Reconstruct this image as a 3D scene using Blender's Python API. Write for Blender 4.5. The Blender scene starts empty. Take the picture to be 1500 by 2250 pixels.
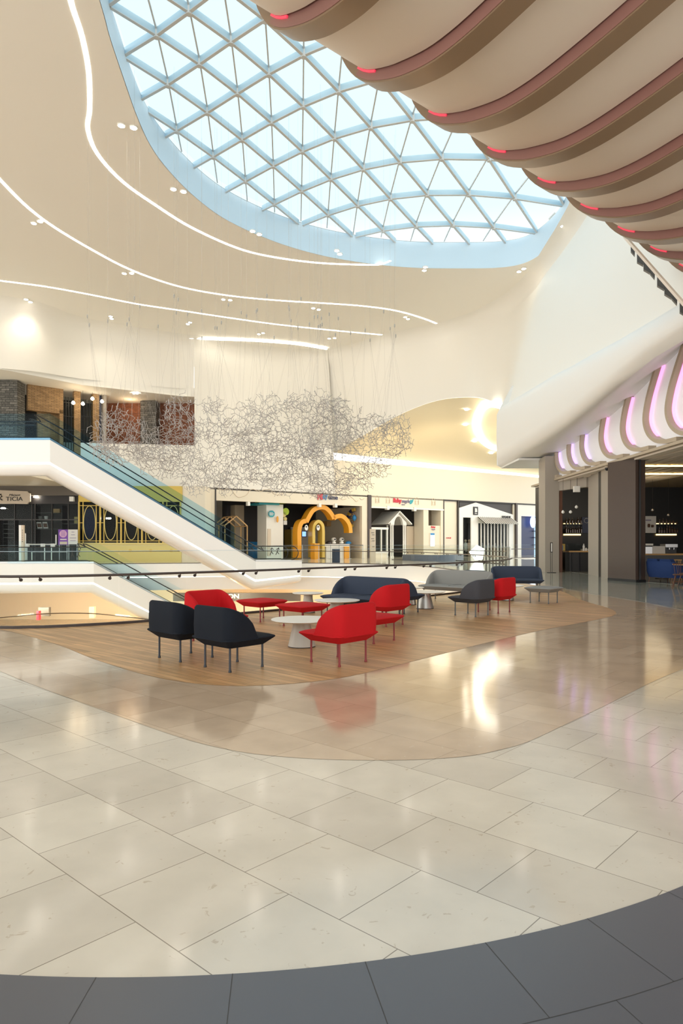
import bpy, bmesh, math, random
from mathutils import Vector, Matrix
from mathutils.geometry import tessellate_polygon
PI = math.pi
SC = bpy.context.scene
COL = SC.collection

# ------------------------------------------------------------------ camera, world, exposure
F, H, YH = 1440.0, 1.45, 1194.0
cam_d = bpy.data.cameras.new('camera')
cam = bpy.data.objects.new('camera', cam_d)
COL.objects.link(cam)
cam.location = (0, 0, H)
cam.rotation_euler = (PI / 2, 0, 0)
cam_d.sensor_fit = 'HORIZONTAL'
cam_d.sensor_width = 24
cam_d.lens = 24 * F / 1500
cam_d.shift_y = (YH - 1125) / 1500
cam_d.clip_end = 500
SC.camera = cam
SC.view_settings.view_transform = 'Standard'
SC.view_settings.look = 'None'
SC.view_settings.gamma = 1
SC.view_settings.use_curve_mapping = False
SC.view_settings.exposure = 0.43
SPOT_E = 260
SC.cycles.max_bounces = 8
SC.cycles.diffuse_bounces = 5
SC.cycles.glossy_bounces = 4
SC.cycles.transparent_max_bounces = 24
SC.cycles.transmission_bounces = 4
SC.cycles.sample_clamp_indirect = 6
SC.cycles.caustics_reflective = False
SC.cycles.caustics_refractive = False

W = bpy.data.worlds.new('world')
SC.world = W
W.use_nodes = True
wn, wl = W.node_tree.nodes, W.node_tree.links
bg = wn['Background']
tc = wn.new('ShaderNodeTexCoord')
sx = wn.new('ShaderNodeSeparateXYZ')
wr = wn.new('ShaderNodeValToRGB')
wl.new(tc.outputs['Generated'], sx.inputs[0])
wl.new(sx.outputs['Z'], wr.inputs[0])
wl.new(wr.outputs[0], bg.inputs[0])
wr.color_ramp.elements[0].position = 0.12
wr.color_ramp.elements[0].color = (2.15, 2.06, 1.92, 1)
wr.color_ramp.elements[1].position = 0.45
wr.color_ramp.elements[1].color = (0.66, 0.82, 0.90, 1)
bg.inputs[1].default_value = 1.05

# ------------------------------------------------------------------ helpers
def tag(o, label=None, cat=None, group=None, kind=None):
    if label: o['label'] = label
    if cat: o['category'] = cat
    if group: o['group'] = group
    if kind: o['kind'] = kind
    return o

MATS = {}
def mat(name, col, rough=.5, metal=0., emit=None, es=0., spec=.5, bump=0., bscale=200., coat=0.):
    if name in MATS: return MATS[name]
    m = bpy.data.materials.new(name); m.use_nodes = True
    n = m.node_tree.nodes; b = n['Principled BSDF']
    b.inputs['Base Color'].default_value = (*col, 1)
    b.inputs['Roughness'].default_value = rough
    b.inputs['Metallic'].default_value = metal
    b.inputs['Specular IOR Level'].default_value = spec
    if coat: b.inputs['Coat Weight'].default_value = coat
    if emit:
        b.inputs['Emission Color'].default_value = (*emit, 1)
        b.inputs['Emission Strength'].default_value = es
    if bump:
        t = n.new('ShaderNodeTexNoise'); t.inputs['Scale'].default_value = bscale; t.inputs['Detail'].default_value = 4
        g = n.new('ShaderNodeNewGeometry'); m.node_tree.links.new(g.outputs['Position'], t.inputs['Vector'])
        bp = n.new('ShaderNodeBump'); bp.inputs['Strength'].default_value = bump; bp.inputs['Distance'].default_value = .002
        m.node_tree.links.new(t.outputs[0], bp.inputs['Height']); m.node_tree.links.new(bp.outputs[0], b.inputs['Normal'])
    MATS[name] = m
    return m

def glass(name, tint, refl=.08, rough=.02):
    m = bpy.data.materials.new(name); m.use_nodes = True
    nt = m.node_tree; n = nt.nodes; n.clear()
    out = n.new('ShaderNodeOutputMaterial'); mx = n.new('ShaderNodeMixShader')
    tr = n.new('ShaderNodeBsdfTransparent'); tr.inputs[0].default_value = (*tint, 1)
    gl = n.new('ShaderNodeBsdfGlossy'); gl.inputs['Roughness'].default_value = rough
    gl.inputs[0].default_value = (1, 1, 1, 1)
    fr = n.new('ShaderNodeLayerWeight'); fr.inputs[0].default_value = refl
    ge = n.new('ShaderNodeNewGeometry'); mu = n.new('ShaderNodeMath'); mu.operation = 'MULTIPLY_ADD'; mu.inputs[1].default_value = -1; mu.inputs[2].default_value = 1
    m2 = n.new('ShaderNodeMath'); m2.operation = 'MULTIPLY'; m2.use_clamp = True
    nt.links.new(ge.outputs['Backfacing'], mu.inputs[0]); nt.links.new(mu.outputs[0], m2.inputs[0]); nt.links.new(fr.outputs['Fresnel'], m2.inputs[1])
    nt.links.new(m2.outputs[0], mx.inputs[0]); nt.links.new(tr.outputs[0], mx.inputs[1]); nt.links.new(gl.outputs[0], mx.inputs[2])
    nt.links.new(mx.outputs[0], out.inputs[0])
    MATS[name] = m
    return m

def brick_mat(name, c1, c2, mortar, bw, rh, ms, dirdeg, u0, w0, rough=.12, shear=0., freq=2, off=.5, noise=.1, vein=None, coat=0, plane='xy', spec=.5, nscale=3., stretch=1.):
    """stone / wood / brick laid in rows; coordinates come from the surface's own position"""
    m = bpy.data.materials.new(name); m.use_nodes = True
    nt = m.node_tree; n = nt.nodes; L = nt.links; b = n['Principled BSDF']
    g = n.new('ShaderNodeNewGeometry')
    t = math.radians(dirdeg); c, s = math.cos(t), math.sin(t)
    if plane == 'xy': U = (c, s, 0); V = (-s, c, 0)
    else: U = (c, s, 0); V = (0, 0, 1)
    d1 = n.new('ShaderNodeVectorMath'); d1.operation = 'DOT_PRODUCT'; d1.inputs[1].default_value = (U[0] - shear * V[0], U[1] - shear * V[1], U[2])
    d2 = n.new('ShaderNodeVectorMath'); d2.operation = 'DOT_PRODUCT'; d2.inputs[1].default_value = V
    L.new(g.outputs['Position'], d1.inputs[0]); L.new(g.outputs['Position'], d2.inputs[0])
    a1 = n.new('ShaderNodeMath'); a1.inputs[1].default_value = -u0
    a2 = n.new('ShaderNodeMath'); a2.inputs[1].default_value = -w0
    L.new(d1.outputs['Value'], a1.inputs[0]); L.new(d2.outputs['Value'], a2.inputs[0])
    cx = n.new('ShaderNodeCombineXYZ'); L.new(a1.outputs[0], cx.inputs[0]); L.new(a2.outputs[0], cx.inputs[1])
    br = n.new('ShaderNodeTexBrick'); L.new(cx.outputs[0], br.inputs['Vector'])
    br.offset = off; br.offset_frequency = freq
    br.inputs['Color1'].default_value = (*c1, 1); br.inputs['Color2'].default_value = (*c2, 1); br.inputs['Mortar'].default_value = (*mortar, 1)
    br.inputs['Scale'].default_value = 1; br.inputs['Mortar Size'].default_value = ms; br.inputs['Mortar Smooth'].default_value = .1
    br.inputs['Bias'].default_value = 0; br.inputs['Brick Width'].default_value = bw; br.inputs['Row Height'].default_value = rh
    mp = n.new('ShaderNodeMapping'); mp.inputs['Scale'].default_value = (1, stretch, 1); L.new(cx.outputs[0], mp.inputs[0])
    nz = n.new('ShaderNodeTexNoise'); nz.inputs['Scale'].default_value = nscale; nz.inputs['Detail'].default_value = 6; L.new(mp.outputs[0], nz.inputs['Vector'])
    mr = n.new('ShaderNodeMapRange'); mr.inputs['From Min'].default_value = .3; mr.inputs['From Max'].default_value = .7
    mr.inputs['To Min'].default_value = 1 - noise; mr.inputs['To Max'].default_value = 1 + noise * .6; L.new(nz.outputs[0], mr.inputs[0])
    mm = n.new('ShaderNodeVectorMath'); mm.operation = 'SCALE'; L.new(br.outputs['Color'], mm.inputs[0]); L.new(mr.outputs[0], mm.inputs['Scale'])
    last = mm.outputs[0]
    if vein:
        nv = n.new('ShaderNodeTexNoise'); nv.inputs['Scale'].default_value = 16; nv.inputs['Detail'].default_value = 9; nv.inputs['Distortion'].default_value = 1.2
        L.new(cx.outputs[0], nv.inputs['Vector'])
        rp = n.new('ShaderNodeValToRGB'); rp.color_ramp.elements[0].position = .305; rp.color_ramp.elements[0].color = (1, 1, 1, 1)
        rp.color_ramp.elements[1].position = .335; rp.color_ramp.elements[1].color = (0, 0, 0, 1); L.new(nv.outputs[0], rp.inputs[0])
        mv = n.new('ShaderNodeMixRGB'); mv.inputs[2].default_value = (*vein, 1); L.new(last, mv.inputs[1])
        ml = n.new('ShaderNodeMath'); ml.operation = 'MULTIPLY'; ml.inputs[1].default_value = .45; L.new(rp.outputs[0], ml.inputs[0])
        L.new(ml.outputs[0], mv.inputs[0]); last = mv.outputs[0]
    L.new(last, b.inputs['Base Color'])
    b.inputs['Roughness'].default_value = rough; b.inputs['Specular IOR Level'].default_value = spec
    if coat: b.inputs['Coat Weight'].default_value = coat; b.inputs['Coat Roughness'].default_value = .05
    MATS[name] = m
    return m

def G(x, y, z=0.):
    D = F * (z - H) / (YH - y); return Vector(((x - 750) / F * D, D, z))
def P(x, y, D):
    return Vector(((x - 750) / F * D, D, H + (YH - y) / F * D))

class Frame:
    """a wall plane of the building: s runs along it, d goes in behind it, z is up"""
    def __init__(f, O, e):
        f.O = Vector((O[0], O[1], 0)); f.e = Vector((e[0], e[1], 0)).normalized(); f.n = Vector((f.e.y, -f.e.x, 0))
    def s(f, x, d=0.):
        k = (x - 750) / F; q = f.O - f.n * d
        return (k * q.y - q.x) / (f.e.x - k * f.e.y)
    def D(f, x, d=0.): return (f.O - f.n * d + f.e * f.s(x, d)).y
    def z(f, x, y, d=0.): return H + (YH - y) / F * f.D(x, d)
    def W(f, s, d, z):
        v = f.O + f.e * s - f.n * d; v.z = z; return v
    def at(f, x, y, d=0.): return f.W(f.s(x, d), d, f.z(x, y, d))
    def box(f, mb, s0, s1, z0, z1, d0, d1):
        mb.hexa([f.W(s, d, z) for z in (z0, z1) for s, d in ((s0, d0), (s1, d0), (s1, d1), (s0, d1))])
    def pbox(f, mb, x0, y0, x1, y1, d0, d1):
        """box whose front face (at d0) spans the given spot"""
        xm = (x0 + x1) / 2
        f.box(mb, f.s(x0, d0), f.s(x1, d0), f.z(xm, y1, d0), f.z(xm, y0, d0), d0, d1)
    def xbox(f, mb, x0, x1, z0, z1, d0, d1):
        f.box(mb, f.s(x0, d0), f.s(x1, d0), z0, z1, d0, d1)
    def rot(f): return math.atan2(f.e.y, f.e.x)

class MB:
    def __init__(s): s.v = []; s.f = []
    def add(s, vs, fs):
        o = len(s.v); s.v += [Vector(v) for v in vs]; s.f += [tuple(i + o for i in q) for q in fs]; return s
    def hexa(s, c):
        return s.add(c, [(3, 2, 1, 0), (4, 5, 6, 7), (0, 1, 5, 4), (1, 2, 6, 5), (2, 3, 7, 6), (3, 0, 4, 7)])
    def box(s, c, sz, rz=0.):
        x, y, z = sz[0] / 2, sz[1] / 2, sz[2] / 2; R = Matrix.Rotation(rz, 3, 'Z')
        return s.hexa([Vector(c) + R @ Vector((a, b, k)) for k in (-z, z) for a, b in ((-x, -y), (x, -y), (x, y), (-x, y))])
    def span(s, a, b):
        return s.box([(a[i] + b[i]) / 2 for i in range(3)], [abs(b[i] - a[i]) for i in range(3)])
    def tube(s, pts, r, n=8, closed=False, cap=True):
        pts = [Vector(p) for p in pts]; N = len(pts); rr = r if isinstance(r, (list, tuple)) else [r] * N
        rings = []
        up0 = None
        for i, p in enumerate(pts):
            a = pts[i - 1] if (i or closed) else p; b = pts[(i + 1) % N] if (i < N - 1 or closed) else p
            t = (b - a).normalized()
            if up0 is None: up0 = Vector((0, 0, 1)) if abs(t.z) < .9 else Vector((1, 0, 0))
            u = (up0 - t * up0.dot(t)); u = u.normalized() if u.length > 1e-6 else t.orthogonal().normalized(); w = t.cross(u); up0 = u
            rings.append([p + (u * math.cos(k * 2 * PI / n + PI / n) + w * math.sin(k * 2 * PI / n + PI / n)) * rr[i] for k in range(n)])
        return s.loft(rings, closed=closed, cap=cap)
    def loft(s, rings, closed=False, cap=True, ring_closed=True):
        n = len(rings[0]); N = len(rings); vs = [v for r in rings for v in r]; fs = []
        for i in range(N if closed else N - 1):
            j = (i + 1) % N
            for k in range(n if ring_closed else n - 1):
                l = (k + 1) % n
                fs.append((i * n + k, i * n + l, j * n + l, j * n + k))
        if cap and not closed: fs += [tuple(reversed(range(n))), tuple((N - 1) * n + k for k in range(n))]
        return s.add(vs, fs)
    def lathe(s, prof, c=(0, 0, 0), n=32):
        c = Vector(c)
        return s.loft([[c + Vector((r * math.cos(k * 2 * PI / n), r * math.sin(k * 2 * PI / n), z)) for k in range(n)] for r, z in prof])
    def prism(s, poly, z0, z1):
        n = len(poly)
        return s.add([(p[0], p[1], z0) for p in poly] + [(p[0], p[1], z1) for p in poly],
                     [tuple(reversed(range(n))), tuple(range(n, 2 * n))] + [(i, (i + 1) % n, n + (i + 1) % n, n + i) for i in range(n)])
    def plate(s, loop, off):
        """flat outline given a thickness vector"""
        n = len(loop); off = Vector(off); loop = [Vector(p) for p in loop]
        return s.add(loop + [p + off for p in loop], [tuple(range(n)), tuple(reversed(range(n, 2 * n)))] + [(i, n + i, n + (i + 1) % n, (i + 1) % n) for i in range(n)])
    def fill(s, loops, z):
        """flat polygon with holes"""
        L = [[Vector((p[0], p[1], 0)) for p in l] for l in loops]
        tri = tessellate_polygon(L); vs = [Vector((p.x, p.y, z)) for l in L for p in l]
        fs = []
        for a, b, c in tri:
            if (vs[b] - vs[a]).cross(vs[c] - vs[a]).z < 0: b, c = c, b
            fs.append((a, b, c))
        return s.add(vs, fs)
    def sheet(s, path, z0, z1):
        N = len(path)
        return s.add([(p[0], p[1], z0) for p in path] + [(p[0], p[1], z1) for p in path], [(i, i + 1, N + i + 1, N + i) for i in range(N - 1)])
    def build(s, name, m, parent=None, smooth=None, fixn=True):
        me = bpy.data.meshes.new(name)
        vs = s.v
        if parent is not None:
            inv = XF[rootof(parent).name].inverted(); vs = [inv @ v for v in vs]
        me.from_pydata([tuple(v) for v in vs], [], s.f)
        if fixn:
            bm = bmesh.new(); bm.from_mesh(me); bmesh.ops.recalc_face_normals(bm, faces=bm.faces); bm.to_mesh(me); bm.free()
        if smooth is not None:
            me.polygons.foreach_set('use_smooth', [True] * len(me.polygons))
            me.set_sharp_from_angle(angle=math.radians(smooth))
        ms = m if isinstance(m, list) else [m]
        for q in ms: me.materials.append(MATS[q] if isinstance(q, str) else q)
        me.update()
        o = bpy.data.objects.new(name, me); COL.objects.link(o)
        if parent is not None: o.parent = parent
        return o
XF = {}
def rootof(o):
    while o.parent is not None: o = o.parent
    return o
def thing(name, label, cat, loc=(0, 0, 0), rz=0., group=None, kind=None):
    o = bpy.data.objects.new(name, None); COL.objects.link(o); o.empty_display_size = .1
    o.location = loc; o.rotation_euler = (0, 0, rz)
    XF[o.name] = Matrix.Translation(Vector(loc)) @ Matrix.Rotation(rz, 4, 'Z')
    return tag(o, label, cat, group, kind)
def single(mb, name, m, label, cat, group=None, smooth=None):
    """a thing that is one mesh; its origin goes to its base"""
    xs = [v.x for v in mb.v]; ys = [v.y for v in mb.v]; zs = [v.z for v in mb.v]
    c = Vector(((min(xs) + max(xs)) / 2, (min(ys) + max(ys)) / 2, min(zs)))
    mb.v = [v - c for v in mb.v]
    o = mb.build(name, m, None, smooth); o.location = c
    XF[o.name] = Matrix.Translation(c)
    return tag(o, label, cat, group)
def struct(mb, name, m, smooth=None, fixn=True):
    return tag(mb.build(name, m, None, smooth, fixn), kind='structure')
def dup(root, loc, rz, label=None, group=None):
    r = root.copy(); COL.objects.link(r); r.location = loc; r.rotation_euler = (0, 0, rz)
    XF[r.name] = Matrix.Translation(Vector(loc)) @ Matrix.Rotation(rz, 4, 'Z')
    if label: r['label'] = label
    if group: r['group'] = group
    for ch in list(root.children):
        c = ch.copy(); COL.objects.link(c); c.parent = r
        for g in ch.children:
            d = g.copy(); COL.objects.link(d); d.parent = c
    return r
def crom(pts, k=6, closed=False):
    pts = [Vector(p) for p in pts]; N = len(pts); out = []
    rng = range(N) if closed else range(N - 1)
    for i in rng:
        if closed: a, b, c, d = (pts[(i + j) % N] for j in (-1, 0, 1, 2))
        else: a, b, c, d = pts[max(i - 1, 0)], pts[i], pts[i + 1], pts[min(i + 2, N - 1)]
        for j in range(k):
            t = j / k
            out.append(.5 * ((2 * b) + (c - a) * t + (2 * a - 5 * b + 4 * c - d) * t * t + (3 * b - a - 3 * c + d) * t ** 3))
    if not closed: out.append(pts[-1])
    return out
def text(body, name, m, origin, e, up, width=None, height=None, depth=.03, parent=None, font_size=1., bold=0., shear=0., align='CENTER'):
    cu = bpy.data.curves.new('text', 'FONT'); cu.body = body; cu.size = font_size; cu.extrude = .02; cu.offset = bold; cu.shear = shear
    cu.align_x = 'LEFT'; cu.resolution_u = 4
    ob = bpy.data.objects.new('text', cu); COL.objects.link(ob)
    bpy.context.view_layer.update()
    me = bpy.data.meshes.new_from_object(ob.evaluated_get(bpy.context.evaluated_depsgraph_get()))
    COL.objects.unlink(ob); bpy.data.objects.remove(ob)
    vs = [v.co.copy() for v in me.vertices]
    x0, x1 = min(v.x for v in vs), max(v.x for v in vs); y0, y1 = min(v.y for v in vs), max(v.y for v in vs)
    z0, z1 = min(v.z for v in vs), max(v.z for v in vs)
    sx = width / (x1 - x0) if width else height / (y1 - y0); sy = height / (y1 - y0) if height else sx
    e = Vector(e).normalized(); up = Vector(up).normalized(); n = e.cross(up)
    ax = {'CENTER': (x0 + x1) / 2, 'LEFT': x0}[align]
    mb = MB()
    mb.v = [Vector(origin) + e * ((v.x - ax) * sx) + up * ((v.y - (y0 + y1) / 2) * sy) + n * ((v.z - z0) / (z1 - z0) * depth) for v in vs]
    mb.f = [tuple(p.vertices) for p in me.polygons]
    bpy.data.meshes.remove(me)
    if parent is None: return mb
    return mb.build(name, m, parent)

# ------------------------------------------------------------------ materials
mat('ceiling_paint', (.92, .89, .82), .6)
mat('wall_paint', (.87, .845, .785), .55)
mat('cool_paint', (.86, .86, .84), .5)
mat('cream_wall', (.82, .75, .62), .6)
mat('warm_ceiling', (.84, .72, .50), .6)
mat('white_gloss', (.88, .88, .87), .35)
mat('steel_paint', (.46, .62, .71), .45)
mat('steel_bar', (.62, .63, .62), .45)
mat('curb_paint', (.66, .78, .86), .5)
mat('bulb_glow', (1, 1, 1), .5, emit=(1, .85, .6), es=7)
mat('strip_light', (1, 1, 1), .5, emit=(1, .95, .82), es=6)
mat('cove_light', (1, 1, 1), .5, emit=(1, .95, .84), es=1.6)
mat('spot_light', (1, 1, 1), .5, emit=(1, .93, .78), es=30)
mat('dark_frame', (.035, .03, .028), .4)
mat('bronze', (.045, .03, .026), .35)
mat('handrail', (.06, .045, .04), .3)
mat('rubber', (.012, .012, .014), .35)
mat('chrome', (.55, .55, .56), .25, 1.)
mat('satin', (.45, .45, .46), .35, 1.)
mat('rod', (.44, .42, .41), .4, .35)
mat('wire', (.42, .40, .37), .5)
mat('red_fabric', (.52, .010, .014), .85, spec=.2, bump=.25, bscale=900)
mat('red_leg', (.22, .01, .012), .4)
mat('black_fabric', (.010, .013, .020), .85, spec=.2, bump=.25, bscale=900)
mat('navy_fabric', (.045, .058, .09), .85, spec=.2, bump=.25, bscale=900)
mat('charcoal_fabric', (.065, .065, .075), .85, spec=.2, bump=.25, bscale=900)
mat('grey_fabric', (.27, .27, .26), .85, spec=.2, bump=.25, bscale=900)
mat('black_leg', (.012, .015, .025), .4)
mat('grey_leg', (.10, .10, .10), .4)
mat('table_white', (.85, .84, .80), .3)
mat('table_base', (.46, .41, .35), .35)
mat('table_metal', (.50, .47, .43), .3, .6)
mat('granite', (.10, .106, .124), .3)
mat('granite_joint', (.05, .05, .05), .6)
mat('canopy_panel', (.80, .72, .63), .5)
mat('tan_paint', (.66, .56, .44), .5)
mat('canopy_fin', (.48, .40, .30), .4)
mat('canopy_rib', (.27, .185, .115), .35)
mat('fin_side_led_tint', (.30, .15, .13), .35)  # mauve: glow of the red strip painted into the rib's side colour
mat('red_led', (.6, .1, .1), .5, emit=(1, .04, .12), es=.5)
mat('pink_led', (.9, .5, .8), .5, emit=(1, .30, .75), es=.9)
mat('violet_led', (.7, .5, .9), .5, emit=(.55, .35, 1), es=1.0)
mat('light_panel', (.86, .86, .88), .5, emit=(.93, .94, 1), es=.12)
mat('black', (.008, .008, .010), .4)
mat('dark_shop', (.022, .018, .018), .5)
mat('yellow', (.70, .50, .10), .4)
mat('yellow_pale', (.72, .60, .22), .4)
mat('orange', (.85, .38, .02), .4)
mat('teal', (.03, .35, .42), .5)
mat('lime', (.45, .62, .03), .5)
mat('wood_light', (.55, .33, .13), .45)
mat('wood_dark', (.10, .035, .015), .4)
mat('blue_sofa', (.018, .04, .13), .8, spec=.2)
mat('letter_dark', (.03, .03, .03), .5)
mat('letter_cream', (.9, .85, .7), .5, emit=(1, .93, .75), es=.6)
mat('paper', (.75, .74, .72), .6)
mat('purple', (.20, .06, .42), .5)
mat('stone_dark', (.16, .14, .12), .8)
mat('grey_pier', (.38, .34, .29), .5)
mat('screen_blue', (.1, .3, .8), .3, emit=(.25, .45, 1), es=1.2)
glass('rail_glass', (.975, .985, .975), .08)
glass('esc_glass', (.94, .982, .995), .12)
glass('blue_glass', (.74, .89, .98), .14)
glass('sky_glass', (.93, .985, 1.0), .05)
glass('shop_glass', (.80, .84, .84), .12)
TILE = dict(bw=.5555, rh=.5243, ms=.0022, dirdeg=-41.16, u0=-2.3, w0=1.3715, shear=.04)
brick_mat('cream_tile', (.70, .64, .54), (.60, .54, .455), (.26, .22, .17), noise=.08, vein=(.40, .30, .20), rough=.11, **TILE)
brick_mat('beige_tile', (.63, .485, .35), (.54, .40, .28), (.33, .25, .17), noise=.10, vein=(.62, .50, .38), rough=.10, **TILE)
brick_mat('pale_tile', (.46, .46, .39), (.38, .38, .32), (.28, .27, .22), noise=.15, rough=.07, **TILE)
brick_mat('wood_planks', (.66, .40, .19), (.44, .25, .11), (.17, .09, .04), bw=1.3, rh=.11, ms=.0025, dirdeg=-41.16, u0=0, w0=0, freq=3, off=.37, noise=.3, rough=.34, spec=.28, nscale=1.5, stretch=14)
brick_mat('brick_wall', (.30, .10, .045), (.20, .065, .03), (.12, .06, .04), bw=.32, rh=.10, ms=.012, dirdeg=0, u0=0, w0=0, noise=.25, rough=.8, plane='xz')
brick_mat('tan_brick', (.42, .26, .12), (.30, .18, .08), (.15, .1, .06), bw=.32, rh=.10, ms=.012, dirdeg=0, u0=0, w0=0, noise=.25, rough=.8, plane='xz')
brick_mat('stone_block', (.20, .185, .165), (.10, .095, .085), (.05, .05, .045), bw=.55, rh=.17, ms=.02, dirdeg=30, u0=0, w0=0, noise=.4, rough=.85, plane='xz', nscale=8)
# ------------------------------------------------------------------ the building: floor and the opening in it
near = [G(*q) for q in [(0,1381),(60,1380.5),(120,1379),(250,1372),(333,1366),(470,1355),(550,1348),(620,1341.5),(700,1333),(800,1324),(900,1315),(1000,1304),(1070,1294),(1105,1287)]]
tip = [G(*q) for q in [(1119,1280),(1115,1273),(1080,1264),(1020,1256)]]
far = [G(*q) for q in [(960,1248),(900,1243),(800,1239.5),(650,1237.5),(480,1237.5)]] + [Vector((-15, 46.6, 0)), Vector((-22, 44.2, 0)), Vector((-45, 41, 0))]
near_path = crom([Vector((-9, 11.6, 0))] + near, 5)
tip_path = crom([near[-1]] + tip + [far[0]], 5)
far_path = crom(far, 5)
void = [Vector((-45, 14, 0)), Vector((-20, 12.4, 0))] + near_path[:-1] + tip_path[:-1] + far_path
struct(MB().fill([[(-60, -9), (60, -9), (60, 100), (-60, 100)], void], 0), 'floor', 'cream_tile')

beige = crom([G(*q) for q in [(0,1475),(60,1500),(140,1530),(250,1570),(340,1602),(420,1628),(490,1645),(560,1657),(660,1666),(750,1670),(850,1671),(950,1668),(1040,1660),(1110,1645),(1160,1630),(1240,1593),(1330,1550),(1430,1500),(1500,1470)]], 4)
beige_far = [G(*q) for q in [(1500,1342),(1400,1322),(1300,1306),(1245,1296)]]
b_in = [G(*q) for q in [(1190,1283),(1150,1276)]]
beige_poly = [Vector((-9.0, 10.2, 0))] + beige + [Vector((8.6, 9.2, 0)), Vector((11, 12.5, 0))] + beige_far + b_in + list(reversed([p + Vector((.0, -.12, 0)) for p in near_path]))
struct(MB().fill([beige_poly], .002), 'beige_floor', 'beige_tile')
wood = crom([G(*q) for q in [(0,1384),(40,1392),(130,1418),(200,1446),(300,1478),(400,1499),(520,1508),(650,1502),(760,1488),(860,1465),(960,1440),(1080,1410),(1190,1385),(1280,1368),(1340,1355),(1353,1346),(1335,1336),(1300,1326),(1270,1316),(1240,1302),(1200,1290),(1130,1279)]], 4)
wood_poly = wood + list(reversed([p + Vector((.0, -.06, 0)) for p in near_path if p.x > -6.0]))
struct(MB().fill([wood_poly], .004), 'wood_floor', 'wood_planks')
pale = [G(*q) for q in [(1150,1274),(1190,1281),(1245,1294),(1300,1304.5),(1400,1320),(1500,1340)]] + [Vector((14, 17, 0)), Vector((40, 20, 0)), Vector((40, 95, 0)), Vector((8, 60, 0)), Vector((6.4, 30, 0))]
struct(MB().fill([pale], .0015), 'pale_floor', 'pale_tile')
# grey granite ring in the foreground
rc = Vector((-.7725, 6.6704, 0)); r0, r1, r2 = 4.485, 4.879, 5.27
def arc(r, a0, a1, n): return [rc + Vector((math.cos(math.radians(a0 + (a1 - a0) * i / n)) * r, math.sin(math.radians(a0 + (a1 - a0) * i / n)) * r, 0)) for i in range(n + 1)]
struct(MB().fill([arc(r0, -165, -20, 140) + list(reversed(arc(7.2, -165, -20, 70)))], .003), 'granite_floor', 'granite')
j = MB()
for i in range(-13, 11):
    a = math.radians(-84.8 + 5.78 * i)
    d = Vector((math.cos(a), math.sin(a), 0)); w = Vector((-d.y, d.x, 0)) * .0015
    for ra, rb, sh in ((r0, r1, 0), (r1, 7.2, 2.9)):
        a2 = a + math.radians(sh if ra == r1 else 0); d = Vector((math.cos(a2), math.sin(a2), 0)); w = Vector((-d.y, d.x, 0)) * .0015
        p, q = rc + d * ra, rc + d * rb
        j.add([(p - w).to_tuple()[:2] + (.0035,), (q - w).to_tuple()[:2] + (.0035,), (q + w).to_tuple()[:2] + (.0035,), (p + w).to_tuple()[:2] + (.0035,)], [(0, 1, 2, 3)])
for r in (r1,):
    A, B = arc(r - .0015, -165, -20, 120), arc(r + .0015, -165, -20, 120)
    j.add([(p.x, p.y, .0035) for p in A] + [(p.x, p.y, .0035) for p in B], [(i, i + 1, 121 + i + 1, 121 + i) for i in range(120)])
struct(j, 'granite_joints', 'granite_joint')

# slab edges round the opening, lit cove below, and the storey underneath
def off(path, d):
    out = []
    for i, p in enumerate(path):
        a, b = path[max(i - 1, 0)], path[min(i + 1, len(path) - 1)]; t = (b - a).normalized()
        out.append(p + Vector((t.y, -t.x, 0)) * d)
    return out
loop = near_path[:-1] + tip_path[:-1] + far_path          # walks round the opening, opening on its left side
def band(path, z0, z1, d0=0., d1=0.):
    a, b = off(path, d0), off(path, d1); N = len(path)
    return MB().add([(p.x, p.y, z0) for p in a] + [(p.x, p.y, z1) for p in b], [(i, i + 1, N + i + 1, N + i) for i in range(N - 1)])
struct(band(loop, -.95, -.002), 'trim_1', 'white_gloss', 40)
struct(band(loop, -.95, -.951, 0, .35), 'trim_2', 'white_gloss', 40)
struct(band(loop, -1.02, -.96, .3, .3), 'trim_3', 'cove_light', 40)
struct(band(loop, -1.95, -1.02, .5, .28), 'trim_4', 'white_gloss', 40)
low = [p for p in off(loop, .5)]
m = MB(); N = len(low); LZ = -1.95
outer = [Vector((q.x + (q.x + 4) * .35 + 1.5, q.y + (q.y - 26) * .9, 0)) for q in low]
m.add([(p.x, p.y, LZ) for p in low] + [(p.x, p.y, LZ) for p in outer], [(i, i + 1, N + i + 1, N + i) for i in range(N - 1)])
struct(m, 'lower_ceiling', 'cream_wall')
LF = -6.2
struct(MB().fill([[(-60, 8), (40, 8), (40, 80), (-60, 80)]], LF), 'lower_floor', 'beige_tile')
struct(MB().span((-60, 66, LF), (40, 66.5, -.02)), 'wall_lower', 'cream_wall')
struct(MB().span((-60, 8, LF), (-59.5, 80, -.02)), 'wall_lower_left', 'cream_wall')

# ------------------------------------------------------------------ frames of the shop fronts
FA = Frame((-12.2, 54.8), (36.9, 25.2))     # long row of shops
FL = Frame((-40, 52), (1, 0.0))
FR = Frame((-40, 57.5), (1, 0.0))             # left shops, ground storey
FU = Frame((-24.7, 50.2), (5.2, 4.3))           # left shops, upper storey
FC = Frame((0, 37), (1, 0.0))               # back wall of the cafe
CZ = 18.6
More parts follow.
